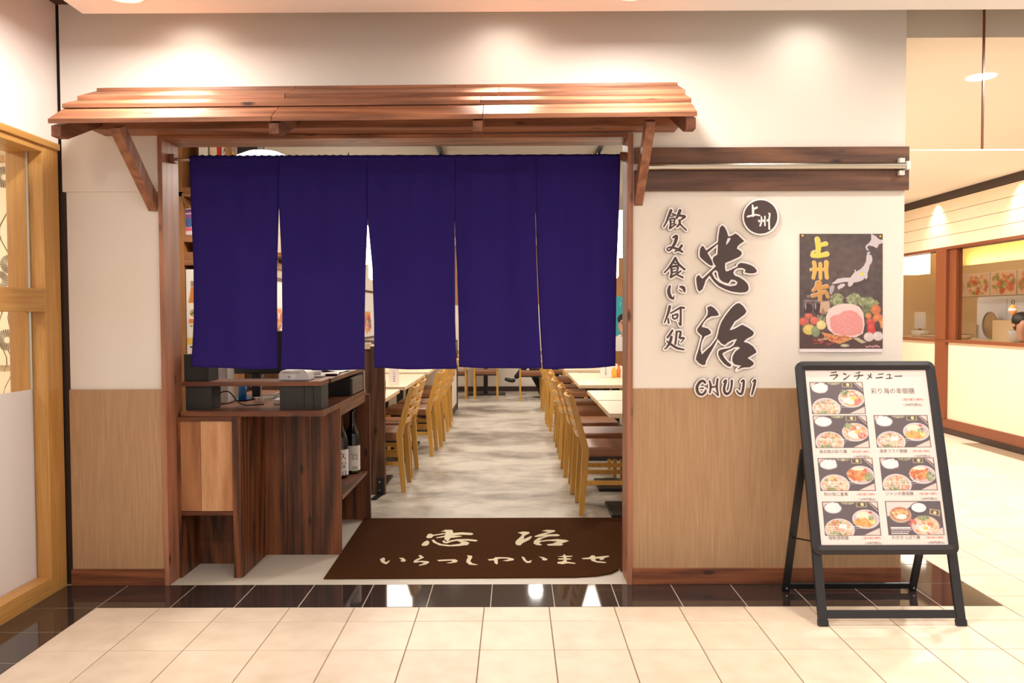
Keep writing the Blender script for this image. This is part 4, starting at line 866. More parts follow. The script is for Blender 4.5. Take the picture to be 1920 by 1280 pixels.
btext('ご飯大盛り(無料)',1731,750.5,3.9,'inkred','RIGHT'); btext('1,500円(税込)',1729,760.5,4.4,'ink','RIGHT')
for (nm_,px,py,pr,rx_) in (('海女飯の彩り膳',1536,849,'1,500円(税込)',1630),('海老フライ御膳',1649,848,'1,500円(税込)',1744),('和の味二重奏',1545,929,'1,500円(税込)',1641),('ジャンボ唐揚膳',1660,928,'1,000円(税込)',1757),('海鮮満喫膳',1553,1011,'1,500円(税込)',1652),('わのきっぱり膳',1672,1010,'1,000円(税込)',1770)):
    btext(nm_,px,py,5.4,'ink2'); btext('ご飯大盛り(無料)',rx_,py-1,3.3,'inkred','RIGHT'); btext(pr,rx_+1,py+8.5,3.8,'ink','RIGHT')
btext('写真はイメージです。実際とは異なる場合があります',1782,1027,2.9,'ink2','RIGHT')
# ================================================================== RECEPTION COUNTER
ct = thing('reception_counter', 'dark stained reception counter with pale cupboard door beside the doorway', 'counter', (-1.35,.7,0))
def cb(name, x0,x1,y0,y1,z0,z1, mat, bev=.0015, parent=None): return obj(name, B(x0+1.35,x1+1.35,y0-.7,y1-.7,z0,z1), mat, parent or ct, bevel=bev)
cb('worktop', -1.73,-.985,.185,1.29,.832,.86,'cnt_x'); cb('worktop_edge', -1.72,-.985,.12,.185,.832,.86,'cnt_x')
cb('stile', -1.450,-1.408,.10,.122,0,.832,'cnt_z'); cb('top_rail', -1.72,-1.45,.10,.122,.812,.832,'cnt_x')
cb('door_plank', -1.72,-1.617,.112,.128,.345,.811,'cubd_z'); cb('door_plank', -1.615,-1.451,.11,.126,.345,.811,'cub_z')
cb('bottom_rail', -1.72,-1.451,.104,.20,.325,.343,'cnt_x'); cb('cupboard_back', -1.72,-1.451,.34,.355,0,.325,'cnt_z'); cb('cupboard_side', -1.7315,-1.719,.105,.355,0,.832,'cnt_z')
for y0,y1 in ((.122,.30),(.3015,.497)): cb('side_plank', -1.422,-1.406,y0,y1,0,.832,'cnt_z')
for x0,x1 in ((-1.406,-1.29),(-1.2885,-1.145),(-1.1435,-.982)): cb('front_plank', x0,x1,.497,.515,0,.832,'cnt_z')
cb('end_panel', -1.40,-.958,1.268,1.29,0,.832,'cnt_z'); cb('inner_back', -1.395,-1.38,.515,1.268,0,.832,'cnt_z')
cb('open_shelf', -1.38,-.975,.515,1.268,.308,.33,'cnt_y'); cb('apron', -1.0,-.982,.515,1.268,.785,.832,'cnt_y')
us = thing('upper_shelf', 'brown raised shelf on black blocks above the reception counter', 'shelf', (-1.35,.7,.985))
def ub(name, x0,x1,y0,y1,mat): return obj(name, B(x0+1.35,x1+1.35,y0-.7,y1-.7,0,.024), mat, us, bevel=.0012)
ub('shelf_plank', -1.728,-1.01,.165,.36,'cnt_x'); ub('shelf_plank', -1.19,-1.0,.362,1.29,'cnt_y')
def block(name, label, cat, px0,px1,py0,py1,y,dep,z,mat,group=None,bev=.002,parts=None):
    a = at(px0,py1,y); b = at(px1,py0,y); t = thing(name,label,cat,((a.x+b.x)/2,y+dep/2,z),0,group)
    w = (b.x-a.x)/2; h = b.z-z; obj('body', B(-w,w,-dep/2,dep/2,0,h), mat, t, bevel=bev); return t,w,h,dep/2
GB = 'black blocks around the counter shelf'
def bk(label,x0,x1,y0,y1,z0,z1,mat='blackwood'):
    t = thing('shelf_block',label,'block',((x0+x1)/2,(y0+y1)/2,z0),0,GB); obj('body', B((x0-x1)/2,(x1-x0)/2,(y0-y1)/2,(y1-y0)/2,0,z1-z0), mat, t, bevel=.002); obj('cap_strip', B((x0-x1)/2,(x1-x0)/2,(y0-y1)/2-.001,(y0-y1)/2,0,.004), 'black', t)
bk('black block below the left end of the counter shelf',-1.722,-1.585,.19,.32,.861,.985)
bk('black block standing on top of the left end of the counter shelf',-1.728,-1.60,.19,.33,1.010,1.15)
bk('wide black block under the right corner of the counter shelf',-1.228,-1.10,.185,.34,.861,.985)
bk('narrow middle black block under the right corner of the counter shelf',-1.0985,-1.052,.185,.34,.861,.985)
bk('rightmost black block under the corner of the counter shelf',-1.0505,-1.01,.185,.34,.861,.985)
t = thing('cash_drawer','black cash drawer on the counter under the side shelf','drawer',(-1.17,1.06,.861))
obj('case', B(-.18,.165,-.17,.16,0,.108), 'black', t, bevel=.003); M['drawerfront'] = plain('drawer_front', (98,84,74), .5)
obj('front_plate', B(.165,.178,-.165,.155,.006,.104), 'drawerfront', t, bevel=.002); obj('lock', MB().prism([(.05+.006*math.cos(k*PI/5),.06+.006*math.sin(k*PI/5)) for k in range(10)],'x',.178,.182), 'steel', t)
bk('grey brown post at the far right end of the counter shelf',-1.02,-.99,1.24,1.285,.861,.985,'greypl')
t = thing('white_router','white upright router on the counter beside the black block','router',(-1.655,.52,.861))
obj('body', B(-.055,.055,-.06,.06,0,.205), 'whitepl', t, bevel=.012, seg=3); obj('side_panel', B(-.056,-.004,-.0615,-.058,.004,.195), 'greypl', t, bevel=.002)
obj('ring', MB().prism([(-.03+.010*math.cos(k*PI/8),.165+.010*math.sin(k*PI/8)) for k in range(16)],'y',-.065,-.061), 'whitepl', t); obj('ring_centre', MB().prism([(-.03+.005*math.cos(k*PI/8),.165+.005*math.sin(k*PI/8)) for k in range(16)],'y',-.066,-.065), 'greypl', t)
t = thing('pos_monitor','black cash register monitor on a stand behind the counter shelf','monitor',(-1.55,.80,.861))
obj('base_plate', B(-.15,.16,-.12,.10,0,.008), 'black', t, bevel=.003); obj('stand', B(-.025,.025,-.01,.02,.008,.2), 'black', t, bevel=.003); obj('screen_back', B(-.17,.19,-.035,-.005,.145,.40), 'black', t, bevel=.006); obj('stand_clamp', B(-.035,.035,-.02,.03,.05,.065), 'blackwood', t)
t = thing('blue_cup','blue paper cup standing on the counter beside the router','cup',(-1.58,.64,.861)); obj('cup', MB().lathe([(.022,0),(.027,.10),(.025,.10),(.021,.004)],n=20), 'blue', t, smooth=True); obj('saucer', MB().lathe([(.02,0),(.05,.006),(.05,.009),(.02,.004)],n=20), 'blue', t)
def coil(name,label,c,R,n,mat,rr_=.0022):
    P = [(R*(1+.25*math.sin(3.1*k*.21))*math.cos(k*.21*1.0),R*.55*math.sin(k*.21*1.03),.004+.026*abs(math.sin(k*.083))) for k in range(n)]
    o = obj(name, MB().tube(P,rr_,6), mat, None, loc=c); tag(o,label,'cable'); return o
coil('cable_bundle','bundle of coiled white cable on the counter',(-1.42,.52,.861),.042,150,'cable_w')
o = obj('power_cable', MB().tube([tuple(p) for p in cr([(-1.585,.27,.93),(-1.56,.28,.945),(-1.53,.30,.94),(-1.50,.33,.89),(-1.47,.36,.865),(-1.38,.40,.864)],8)],.0035,6), 'cable_b'); tag(o,'black power cable running over the counter from the left block','cable')
o = obj('power_cable', MB().tube([tuple(p) for p in cr([(-1.43,.50,.87),(-1.425,.50,.95),(-1.42,.52,1.02)],6)],.003,6), 'cable_w'); tag(o,'white cable rising from the coiled bundle behind the shelf','cable')
t = thing('telephone','white telephone handset on the counter beside the right black block','telephone',(-1.285,.45,.861)); obj('cradle', B(-.05,.03,-.04,.06,0,.03), 'whitepl', t, bevel=.008); obj('handset', MB().tube([(-.05,0,.045),(-.02,0,.06),(.03,0,.062),(.05,0,.05)],[.012,.01,.01,.014],8), 'whitepl', t, smooth=True); obj('cup_rest', MB().lathe([(.018,.03),(.022,.085),(.018,.09)],(0.0,.03,0),16), 'whitepl', t)
t = thing('card_terminal','white rounded card terminal on the counter shelf','terminal',(-1.158,.26,1.009))
obj('case', MB().prism([(-.08,0),(-.08,.036),(-.066,.054),(.05,.058),(.07,.044),(.08,0)],'y',-.06,.07), 'whitepl', t, bevel=.008, seg=3); obj('feed_slot', B(-.06,.03,-.062,-.058,.040,.043), 'greypl', t); obj('label_strip', B(-.03,-.016,-.0615,-.0595,.018,.024), 'greypl', t)
for i,(x,y,rz,lab) in enumerate(((-1.09,.62,.1,'front sheet of white paper lying on the side shelf'),(-1.10,.88,-.15,'rear sheet of white paper lying on the side shelf'))):
    o = obj('paper_sheet', MB().add([(a*.075,b*.105,.002+.012*max(0,math.sin(k+i))) for k,(b,a) in enumerate([(b,a) for b in (-1,-.4,.3,1) for a in (-1,0,1)])],[(r*3+c_,r*3+c_+1,r*3+c_+4,r*3+c_+3) for r in range(3) for c_ in range(2)]), 'paper', loc=(x,y,1.010)); o.rotation_euler = (0,0,rz); tag(o,lab,'paper'); m__ = o.modifiers.new('s','SOLIDIFY'); m__.thickness = .001
t = thing('pen_tray','white receipt tray on the side shelf behind the card terminal','tray',(-1.12,.45,1.010)); obj('tray', B(-.06,.06,-.045,.045,0,.012), 'paper', t, bevel=.004); obj('roll', MB().tube([(-.05,0,.024),(.045,0,.024)],.012,14), 'whitepl', t)
def bottle(name,label,loc,txt,col,r=.047,h=.42):
    t = thing(name,label,'bottle',loc,0,'sake bottles on the open counter shelf')
    obj('glass', MB().lathe([(r*.9,0),(r,.01),(r,h*.55),(r*.85,h*.63),(r*.4,h*.75),(r*.33,h*.9),(r*.38,h*.93),(r*.38,h)],n=28), 'glassbottle', t, smooth=True)
    V = []; n = 14
    for z in (.02,h*.43):
        for k in range(n+1): a = math.radians(-115+130*k/n); V.append(((r+.0008)*math.cos(a),(r+.0008)*math.sin(a),z))
    lb = obj('label_paper', MB().add(V,[(k,k+1,n+2+k,n+1+k) for k in range(n)]), 'paper', t, smooth=True)
    for i,chx in enumerate(txt):
        zz = h*.42-.05*(i+1)*(.165/(.05*len(txt)))
        text('lettering',chx,.05,col,lb,lambda x,y,zz=zz: ((r+.0016)*math.cos(math.radians(-70)+(x-.018)/r),(r+.0016)*math.sin(math.radians(-70)+(x-.018)/r),zz+y*.95))
bottle('sake_bottle','dark sake bottle with black brush lettering, nearer one on the counter shelf',(-1.10,1.03,.331),'久保田','black')
bottle('sake_bottle','dark sake bottle with gold lettering, farther one on the counter shelf',(-1.055,1.18,.331),'寫楽','green')
# ---- low partition behind the counter
t = thing('low_partition','dark plank partition with a cream cap behind the reception counter','partition',(-1.6,2.02,0))
for k in range(6):
    a = -2.29+k*.201; obj('plank', B(a+1.6,a+.199+1.6,-.022,.022,0,1.10), 'part_z', t, bevel=.001)
obj('end_post', B(-1.083+1.6,-.982+1.6,-.03,.03,0,1.12), 'part_z', t, bevel=.002); obj('cap', B(-2.29+1.6,-1.084+1.6,-.035,.035,1.10,1.145), 'table', t)
t = thing('floor_bracket','black steel angle bracket bolted to the foot of the partition post','bracket',(-1.02,1.985,0)); obj('upright', B(-.022,.028,-.003,.004,0,.13), 'black', t); obj('foot', MB().add([(-.022,-.003,0),(.028,-.003,0),(.0,-.17,0),(-.05,-.17,0),(-.022,-.003,.006),(.028,-.003,.006),(.0,-.17,.006),(-.05,-.17,.006)],[(0,1,2,3),(4,5,6,7),(0,1,5,4),(1,2,6,5),(2,3,7,6),(3,0,4,7)]), 'black', t)
for z in (.035,.1): obj('bolt', MB().prism([(-.0+.007*math.cos(k*PI/5),z+.007*math.sin(k*PI/5)) for k in range(10)],'y',-.008,-.003), 'steel', t)
# ================================================================== CHAIRS AND TABLES
def make_chair(name='dining_chair'):
    t = thing(name,'','chair'); w = .185
    for s in (-1,1):
        y0,y1 = (s*w-.014,s*w+.014)
        pr = [(-.232,0),(-.198,0),(-.170,.30),(-.160,.44),(-.190,.55),(-.262,.80),(-.285,.815),(-.300,.80),(-.236,.55),(-.208,.44),(-.216,.30)]
        obj('back_post', MB().prism([(a,b) for a,b in pr],'y',y0,y1), 'chair', t, bevel=.003)
        obj('front_leg', MB().prism([(.185,0),(.212,0),(.222,.40),(.180,.40)],'y',y0,y1), 'chair', t, bevel=.003)
        obj('side_stretcher', B(-.20,.20,s*w-.009,s*w+.009,.205,.235), 'chair', t, bevel=.002)
    obj('seat_frame', B(-.175,.215,-w+.014,w-.014,.378,.40), 'black', t)
    obj('seat_cushion', B(-.185,.235,-w-.012,w+.012,.395,.462), 'seat', t, bevel=.016, seg=3)
    for i,zc in enumerate((.54,.61,.68,.765)):
        xb = np.interp(zc,[.44,.55,.80],[-.184,-.213,-.28]); hh = .02 if i<3 else .036; V = []; Fc = []; n = 8
        for k in range(n+1):
            yy = -w+2*w*k/n; bow = .028*(1-(2*k/n-1)**2); 
            for dx,dz in ((-.009,-hh),(.009,-hh),(.004,hh),(-.014,hh)): V.append((xb-bow+dx-dz*.25,yy,zc+dz))
        for k in range(n):
            for b in range(4): Fc.append((k*4+b,k*4+(b+1)%4,(k+1)*4+(b+1)%4,(k+1)*4+b))
        Fc += [(0,1,2,3),tuple(n*4+b for b in range(4))]
        obj('back_slat' if i<3 else 'top_rail', MB().add(V,Fc), 'chair', t, bevel=.002)
    return t
ch0 = make_chair(); used = [0]
def chair(x,y,rz,label,group):
    if not used[0]: used[0] = 1; c = ch0; c.location = (x,y,0); c.rotation_euler = (0,0,rz); c['label'] = label
    else: c = dup(ch0,(x,y,0),rz,label)
    c['group'] = group; return c
ORD = ['nearest the doorway','second from the doorway','third from the doorway','fourth from the doorway','fifth from the doorway','sixth from the doorway','seventh from the doorway','farthest from the doorway']
for i,(y,x) in enumerate(((1.55,.66),(2.18,.65),(2.80,.63),(3.62,.64),(4.30,.64),(5.42,.62),(6.05,.61),(7.40,.61))):
    chair(x,y,random.uniform(-.03,.03),f'honey wood chair with brown seat in the right row, {ORD[i]}','chairs along the right of the aisle')
for i,(y,x) in enumerate(((2.26,-1.07),(2.80,-1.08),(3.81,-1.01),(4.36,-.98),(5.45,-1.0),(5.98,-1.02))):
    chair(x,y,PI+random.uniform(-.03,.03),f'honey wood chair with brown seat in the left row, {ORD[i] if i<5 else ORD[7]}','chairs along the left of the aisle')
GC = 'chairs at the back of the restaurant'
chair(-.47,9.03,PI/2,'honey wood chair seen from behind at the middle back table',GC); chair(-.98,9.0,PI/2,'honey wood chair seen from behind, left neighbour of the middle back chair',GC)
chair(.27,8.69,PI/2,'honey wood chair seen from behind in front of the seated person',GC); chair(.62,9.16,PI,'honey wood chair on which the seated person sits',GC)
def make_table():
    t = thing('dining_table','','table')
    obj('table_top', B(-.375,.375,-.38,.38,.69,.72), 'table', t, bevel=.002); obj('column', B(-.035,.035,-.035,.035,.022,.69), 'black', t, bevel=.004)
    obj('base_plate', B(-.34,.34,-.2,.2,0,.022), 'black', t, bevel=.006); obj('top_bracket', B(-.16,.16,-.16,.16,.672,.69), 'black', t)
    return t
tb0 = make_table(); tb0.location = (.98,1.485,0); tb0['label'] = 'pale wood table in the right row, nearest the doorway'; tb0['group'] = 'tables on the right'
for i,(x,y) in enumerate(((.98,2.285),(.955,3.56),(.955,4.335),(.955,5.55),(.95,6.32),(.95,7.5))):
    dup(tb0,(x,y,0),0,f'pale wood table in the right row, {ORD[i+1] if i<5 else ORD[7]}')
for i,(x,y) in enumerate(((-1.36,2.44),(-1.345,3.44),(-1.345,4.215),(-1.34,5.26),(-1.34,6.04))):
    o = dup(tb0,(x,y,0),0,f'pale wood table in the left row, {ORD[i] if i<4 else ORD[7]}'); o['group'] = 'tables on the left'
for x,y,lab in ((-.5,9.62,'pale wood table at the back wall behind the middle chair'),(.02,9.62,'pale wood table at the back wall beside the seated person')):
    if x>0: continue
    o = dup(tb0,(x,y,0),0,lab); o['group'] = 'tables at the back'
# table things
def menu_card(label,x,y,rz,h=.15,w=.09,z=.721):
    t = thing('menu_card',label,'menu card',(x,y,z),rz,'cards on the tables'); obj('card', MB().prism([(-.025,0),(.025,0),(.003,h),(-.003,h)],'x',-w/2,w/2), 'paper', t)
    for k in range(5): obj('text_line', B(-.008,.008,-.0262+.0235*(.25+.13*k)*1,-.0257+.0235*(.25+.13*k),h*(.25+.13*k)-.004,h*(.25+.13*k)+.004), 'ink', t)
menu_card('white folding menu card on the second left table',-1.10,3.25,.2); menu_card('white folding menu card on the second right table beside the sauces',.92,4.05,-.1,.13,.11)
menu_card('tall white menu card on the second right table next to the doorway jamb',1.17,4.0,0,.30,.14)
t = thing('caddy_box','black napkin box on the left table nearest the partition','box',(-1.13,2.62,.721)); obj('box', B(-.05,.05,-.05,.05,0,.09), 'black', t, bevel=.004); obj('napkin', B(-.035,.035,-.006,.006,.09,.1), 'paper', t)
def sauce(label,x,y,mat,h,r,cap):
    t = thing('sauce_bottle',label,'bottle',(x,y,.721),0,'condiments on the right table'); obj('bottle', MB().lathe([(r*.95,0),(r,.01),(r,h*.6),(r*.5,h*.78),(r*.45,h*.86)],n=18), mat, t, smooth=True); obj('cap', MB().lathe([(r*.5,h*.86),(r*.5,h*.97),(r*.2,h)],n=14), cap, t)
sauce('yellow sauce bottle on the second right table',1.0,4.02,'yellow',.12,.024,'whitepl'); sauce('red capped sauce bottle on the second right table',1.05,4.05,'orange',.13,.02,'red'); sauce('white shaker on the second right table next to the sauces',1.09,4.0,'whitepl',.11,.022,'whitepl')
# half height booth partition
t = thing('booth_partition','white half height booth partition with dark posts left of the aisle','partition',(-1.3,7.0,0))
obj('panel', B(-.95,.455,-.56,.56,.09,.985), 'intwall', t); obj('base', B(-.952,.46,-.565,.565,0,.09), 'darkband', t)
for x,y in ((.44,-.55),(.44,.53)): obj('post', B(x,x+.03,y-.02,y+.02,0,1.0), 'darkband', t)
obj('cap_rail', B(-.955,.47,-.57,.57,.985,1.0), 'darkband', t)
# pendant lanterns
def lantern(label,x,y,z0,z1,r):
    t = thing('pendant_lantern',label,'lamp',(x,y,z0),0,'paper lanterns of the restaurant')
    h = z1-z0; obj('shade', MB().lathe([(r*.92,0),(r,h*.08),(r,h*.9),(r*.92,h)],n=28), 'lantern', t, smooth=True); obj('top_cap', MB().lathe([(.05,h),(.05,h+.02),(.02,h+.035)],n=16), 'black', t); obj('cord', MB().tube([(0,0,h+.03),(0,0,2.749-z0)],.004,6), 'black', t)
lantern('white paper lantern over the left tables, nearest one',-1.42,2.9,1.80,2.12,.2); lantern('white paper lantern over the left tables behind the nearest one',-1.42,5.05,1.76,2.06,.23); lantern('white paper lantern over the right tables, nearest one',.93,2.2,1.80,2.14,.19); lantern('white paper lantern over the right tables behind the nearest one',.95,4.9,1.76,2.06,.21); lantern('white paper lantern over the right tables, farthest one',.95,7.2,1.78,2.06,.21)
t = thing('dome_pendant','large white dome pendant lamp above the reception counter','lamp',(-1.575,1.08,2.25)); obj('dome', MB().lathe([(.20,0),(.195,.05),(.165,.095),(.10,.125),(.03,.135)],n=32), 'lantern', t, smooth=True); obj('cord', MB().tube([(0,0,.135),(0,0,.499)],.005,6), 'black', t)
for x,lab,y0,y1 in ((-.62,'left',1.6,4.4),(.72,'right',1.6,4.4)):
    t = thing('light_track',f'black ceiling light track in the restaurant, {lab} one','light track',(x,3.0,2.715),0,'ceiling tracks'); obj('track', B(-.018,.018,y0-3,y1-3,0,.034), 'black', t); obj('track_head', MB().lathe([(.03,-.14),(.035,-.06),(.02,-.03),(.01,0)],(0,-.2,0),14), 'black', t)
# ---- rack on the left with display goods
rk = thing('display_rack','pine display rack against the left wall behind the counter','rack',(-1.95,1.62,0))
for x in (-.345,-.02): obj('upright', B(x,x+.03,-.12,.13,0,2.73), 'brownwall', rk)
obj('back_board', B(-.345,.01,.115,.13,0,1.74), 'intwall', rk); obj('upper_back_board', B(-.345,.01,.115,.13,1.74,2.73), 'brownwall', rk)
for z,h in ((1.86,.045),(2.20,.03),(1.70,.09),(1.02,.03)): obj('shelf_board', B(-.315,-.02,-.12,.115,z,z+h), 'shelf_x', rk)
obj('top_shelf_board', B(-.345,.42,-.12,.13,2.17,2.20), 'shelf_x', rk)
t = thing('snack_bag','purple and white snack bag on the rack behind the left jamb','snack bag',(-2.235,1.56,1.906)); cvb = Canvas(0,0,60,140,3,(236,232,240)); cvb.ell(30,30,34,26,(150,90,170)); cvb.ell(25,75,34,24,(70,110,170)); cvb.ell(20,110,24,10,(230,110,140)); cvb.stroke([(10,28,3),(50,24,3)],(240,240,240))
obj('bag', MB().prism([(-.05,0),(.05,0),(.055,.09),(.03,.19),(-.03,.19),(-.055,.09)],'y',-.02,.02), 'paper', t, bevel=.008); cvb.obj('bag_print', lambda u,v: (-.05+u/60*.1,-.0215,.185-v/140*.18), t)
t = thing('rope_loop','thin rope looped over the rack behind the left jamb','rope',(-2.22,1.5,2.10)); o = obj('rope', MB().tube([tuple(p) for p in cr([(-.05,0,.09),(-.03,0,.02),(.03,0,-.005),(.12,0,.0)],6)],.006,6), 'shelf_x', t)
t = thing('beer_poster','beer advertising board with a bottle and a filled glass on the rack','poster',(-2.13,1.515,1.052)); obj('board', B(-.13,.13,0,.006,0,.62), 'paper', t)
cvp = Canvas(0,0,260,620,4,(240,236,232)); cvp.poly([(95,200),(230,200),(215,470),(110,470)],(240,186,60)); cvp.ell(160,200,70,24,(250,240,220)); cvp.rect(0,470,260,520,(240,200,90)); cvp.rect(0,520,260,620,(246,240,238)); cvp.rect(20,528,120,540,(60,50,50))
for k in range(5): cvp.stroke([(24,556+k*12,2),(80+20*(k%2),556+k*12,2)],(220,150,150))
cvp.poly([(34,80),(62,80),(66,150),(84,240),(84,460),(12,460),(12,240),(30,150)],(246,238,226)); cvp.poly([(32,120),(64,120),(70,170),(82,230),(14,230),(26,170)],(206,130,60)); cvp.rect(32,80,64,118,(150,130,110)); cvp.rect(14,340,84,372,(226,140,70)); cvp.ell(48,300,26,26,(190,170,120)); cvp.stroke([(30,310,4),(60,290,5),(66,310,3)],(90,80,60))
pr_ = cvp.obj('print', lambda u,v: (-.13+u/1000,-.001,.62-v/1000), t)
for i,chx in enumerate('一番搾り'): text('lettering',chx,.018,'black',pr_,lambda x,y,i=i: (-.121+.015*i+x*.8,-.002,.62-.395+y))
for lab,x,w,h,mat,nm_ in (('tall white box on the top rack shelf, leftmost',-2.135,.06,.34,'paper','carton'),('cream speckled carton on the top rack shelf',-2.065,.05,.33,'table','carton'),('red carton on the top rack shelf',-2.027,.026,.33,'red','carton'),('white carton with a large character on the top rack shelf',-1.988,.04,.33,'paper','carton')):
    t = thing(nm_,lab,'box',(x,1.56,2.201),0,'cartons on the top rack shelf'); obj('body', B(-w/2,w/2,-.03,.03,0,h), mat, t, bevel=.002); obj('flap', B(-w/2+.001,w/2-.001,-.029,.029,h,h+.002), 'greypl', t)
    if 'large' in lab: text('lettering','大',.035,'black',t,lambda x_,y_: (-.016+x_,-.031,.27+y_))
t = thing('green_jar','green jar on the top rack shelf beside the cartons','jar',(-1.945,1.56,2.201)); obj('jar', MB().lathe([(.02,0),(.022,.2),(.016,.26)],n=16), 'green', t, smooth=True); obj('lid', MB().lathe([(.017,.26),(.017,.275)],n=16), 'yellow', t)
t = thing('black_bin','black box on the right end of the top rack shelf','box',(-1.83,1.58,2.201)); obj('box', B(-.07,.07,-.05,.05,0,.35), 'black', t, bevel=.003); obj('lid', B(-.072,.072,-.052,.052,.35,.36), 'black', t)
# ---- pictures and shelf on the inner left wall
def picture(label,y,z0,z1,w,cols):
    t = thing('framed_picture',label,'picture',(-2.299,y,z0),0,'pictures on the inner left wall'); h = z1-z0
    for a,b,c_,d_ in ((-w/2,w/2,0,.03),(-w/2,w/2,h-.03,h),(-w/2,-w/2+.03,.03,h-.03),(w/2-.03,w/2,.03,h-.03)): obj('frame_bar', B(0,.02,a,b,c_,d_), 'part_z', t)
    obj('sheet', B(0,.006,-w/2+.03,w/2-.03,.03,h-.03), 'paper', t)
    cq = Canvas(0,0,100,140,3,(240,234,228)); cq.blobs(50,100,30,30,cols,30,10); cq.rect(30,60,70,72,(230,150,80)); cq.obj('print', lambda u,v: (.0066,-w/2+.06+u/100*(w-.12),h-.06-v/140*(h-.12)), t)
picture('framed picture on the left wall seen through the first curtain slit',3.75,1.05,1.72,.6,[(230,140,80),(190,100,60),(120,90,80)]); picture('framed picture on the left wall seen through the second curtain slit',8.4,1.0,1.75,1.2,[(220,60,50),(230,140,80),(120,90,80)])
t = thing('wall_shelf','wooden wall shelf with a rail on the inner left wall','shelf',(-2.3,3.8,1.80)); obj('board', B(0,.22,-.5,.5,.10,.13), 'shelf_x', t); obj('rail', B(0,.04,-.5,.5,0,.06), 'shelf_x', t); obj('bracket', B(0,.18,-.02,.02,.06,.1), 'part_z', t)
for i,(mat,lab) in enumerate((('paper','white'),('teal','teal'),('red','red'),('blue','blue'),('paper','pale second'),('orange','orange'))):
    t = thing('upright_book',f'{lab} upright book on the wall shelf','book',(-2.2,3.55+i*.05,1.931),0,'books on the wall shelf'); obj('cover', B(-.07,.07,-.018,.018,0,.2), mat, t, bevel=.002); obj('pages', B(-.067,.0715,-.014,.014,.003,.197), 'paper', t)
t = thing('portrait_poster','teal poster of a smiling person in a white shirt on the veneer screen','poster',(1.55,7.944,.81)); obj('sheet', B(-.15,.22,0,.003,0,.82), 'paper', t)
cq = Canvas(0,0,360,700,5,(48,160,176)); 
for k in range(14): cq.ell(random.uniform(150,350),random.uniform(10,120),5,5,(190,230,232))
cq.ell(230,620,170,140,(236,232,230)); cq.poly([(190,440),(280,440),(270,520),(200,520)],(196,140,112)); cq.ell(232,370,78,110,(206,152,122)); cq.ell(232,290,92,70,(28,22,20)); cq.ell(232,372,70,80,(208,154,124)); cq.stroke([(200,350,4),(216,352,4)],(40,28,24)); cq.stroke([(250,352,4),(266,350,4)],(40,28,24)); cq.stroke([(190,335,4),(218,330,5)],(30,22,20)); cq.stroke([(246,330,5),(274,335,4)],(30,22,20)); cq.poly([(200,415),(264,415),(250,440),(214,440)],(240,226,220)); cq.stroke([(232,365,4),(226,395,5),(240,397,4)],(186,130,104)); cq.rect(0,690,360,700,(240,240,240))
cq.obj('print', lambda u,v: (-.15+u*.37/360,-.001,.82-v*.82/700), t)
t = thing('veneer_screen','brown veneer screen by the right wall carrying the portrait poster','screen',(1.59,7.965,0)); obj('board', B(-.21,.21,-.015,.015,.03,2.45), 'brownwall', t); obj('foot', B(-.21,.21,-.03,.03,0,.03), 'darkband', t)
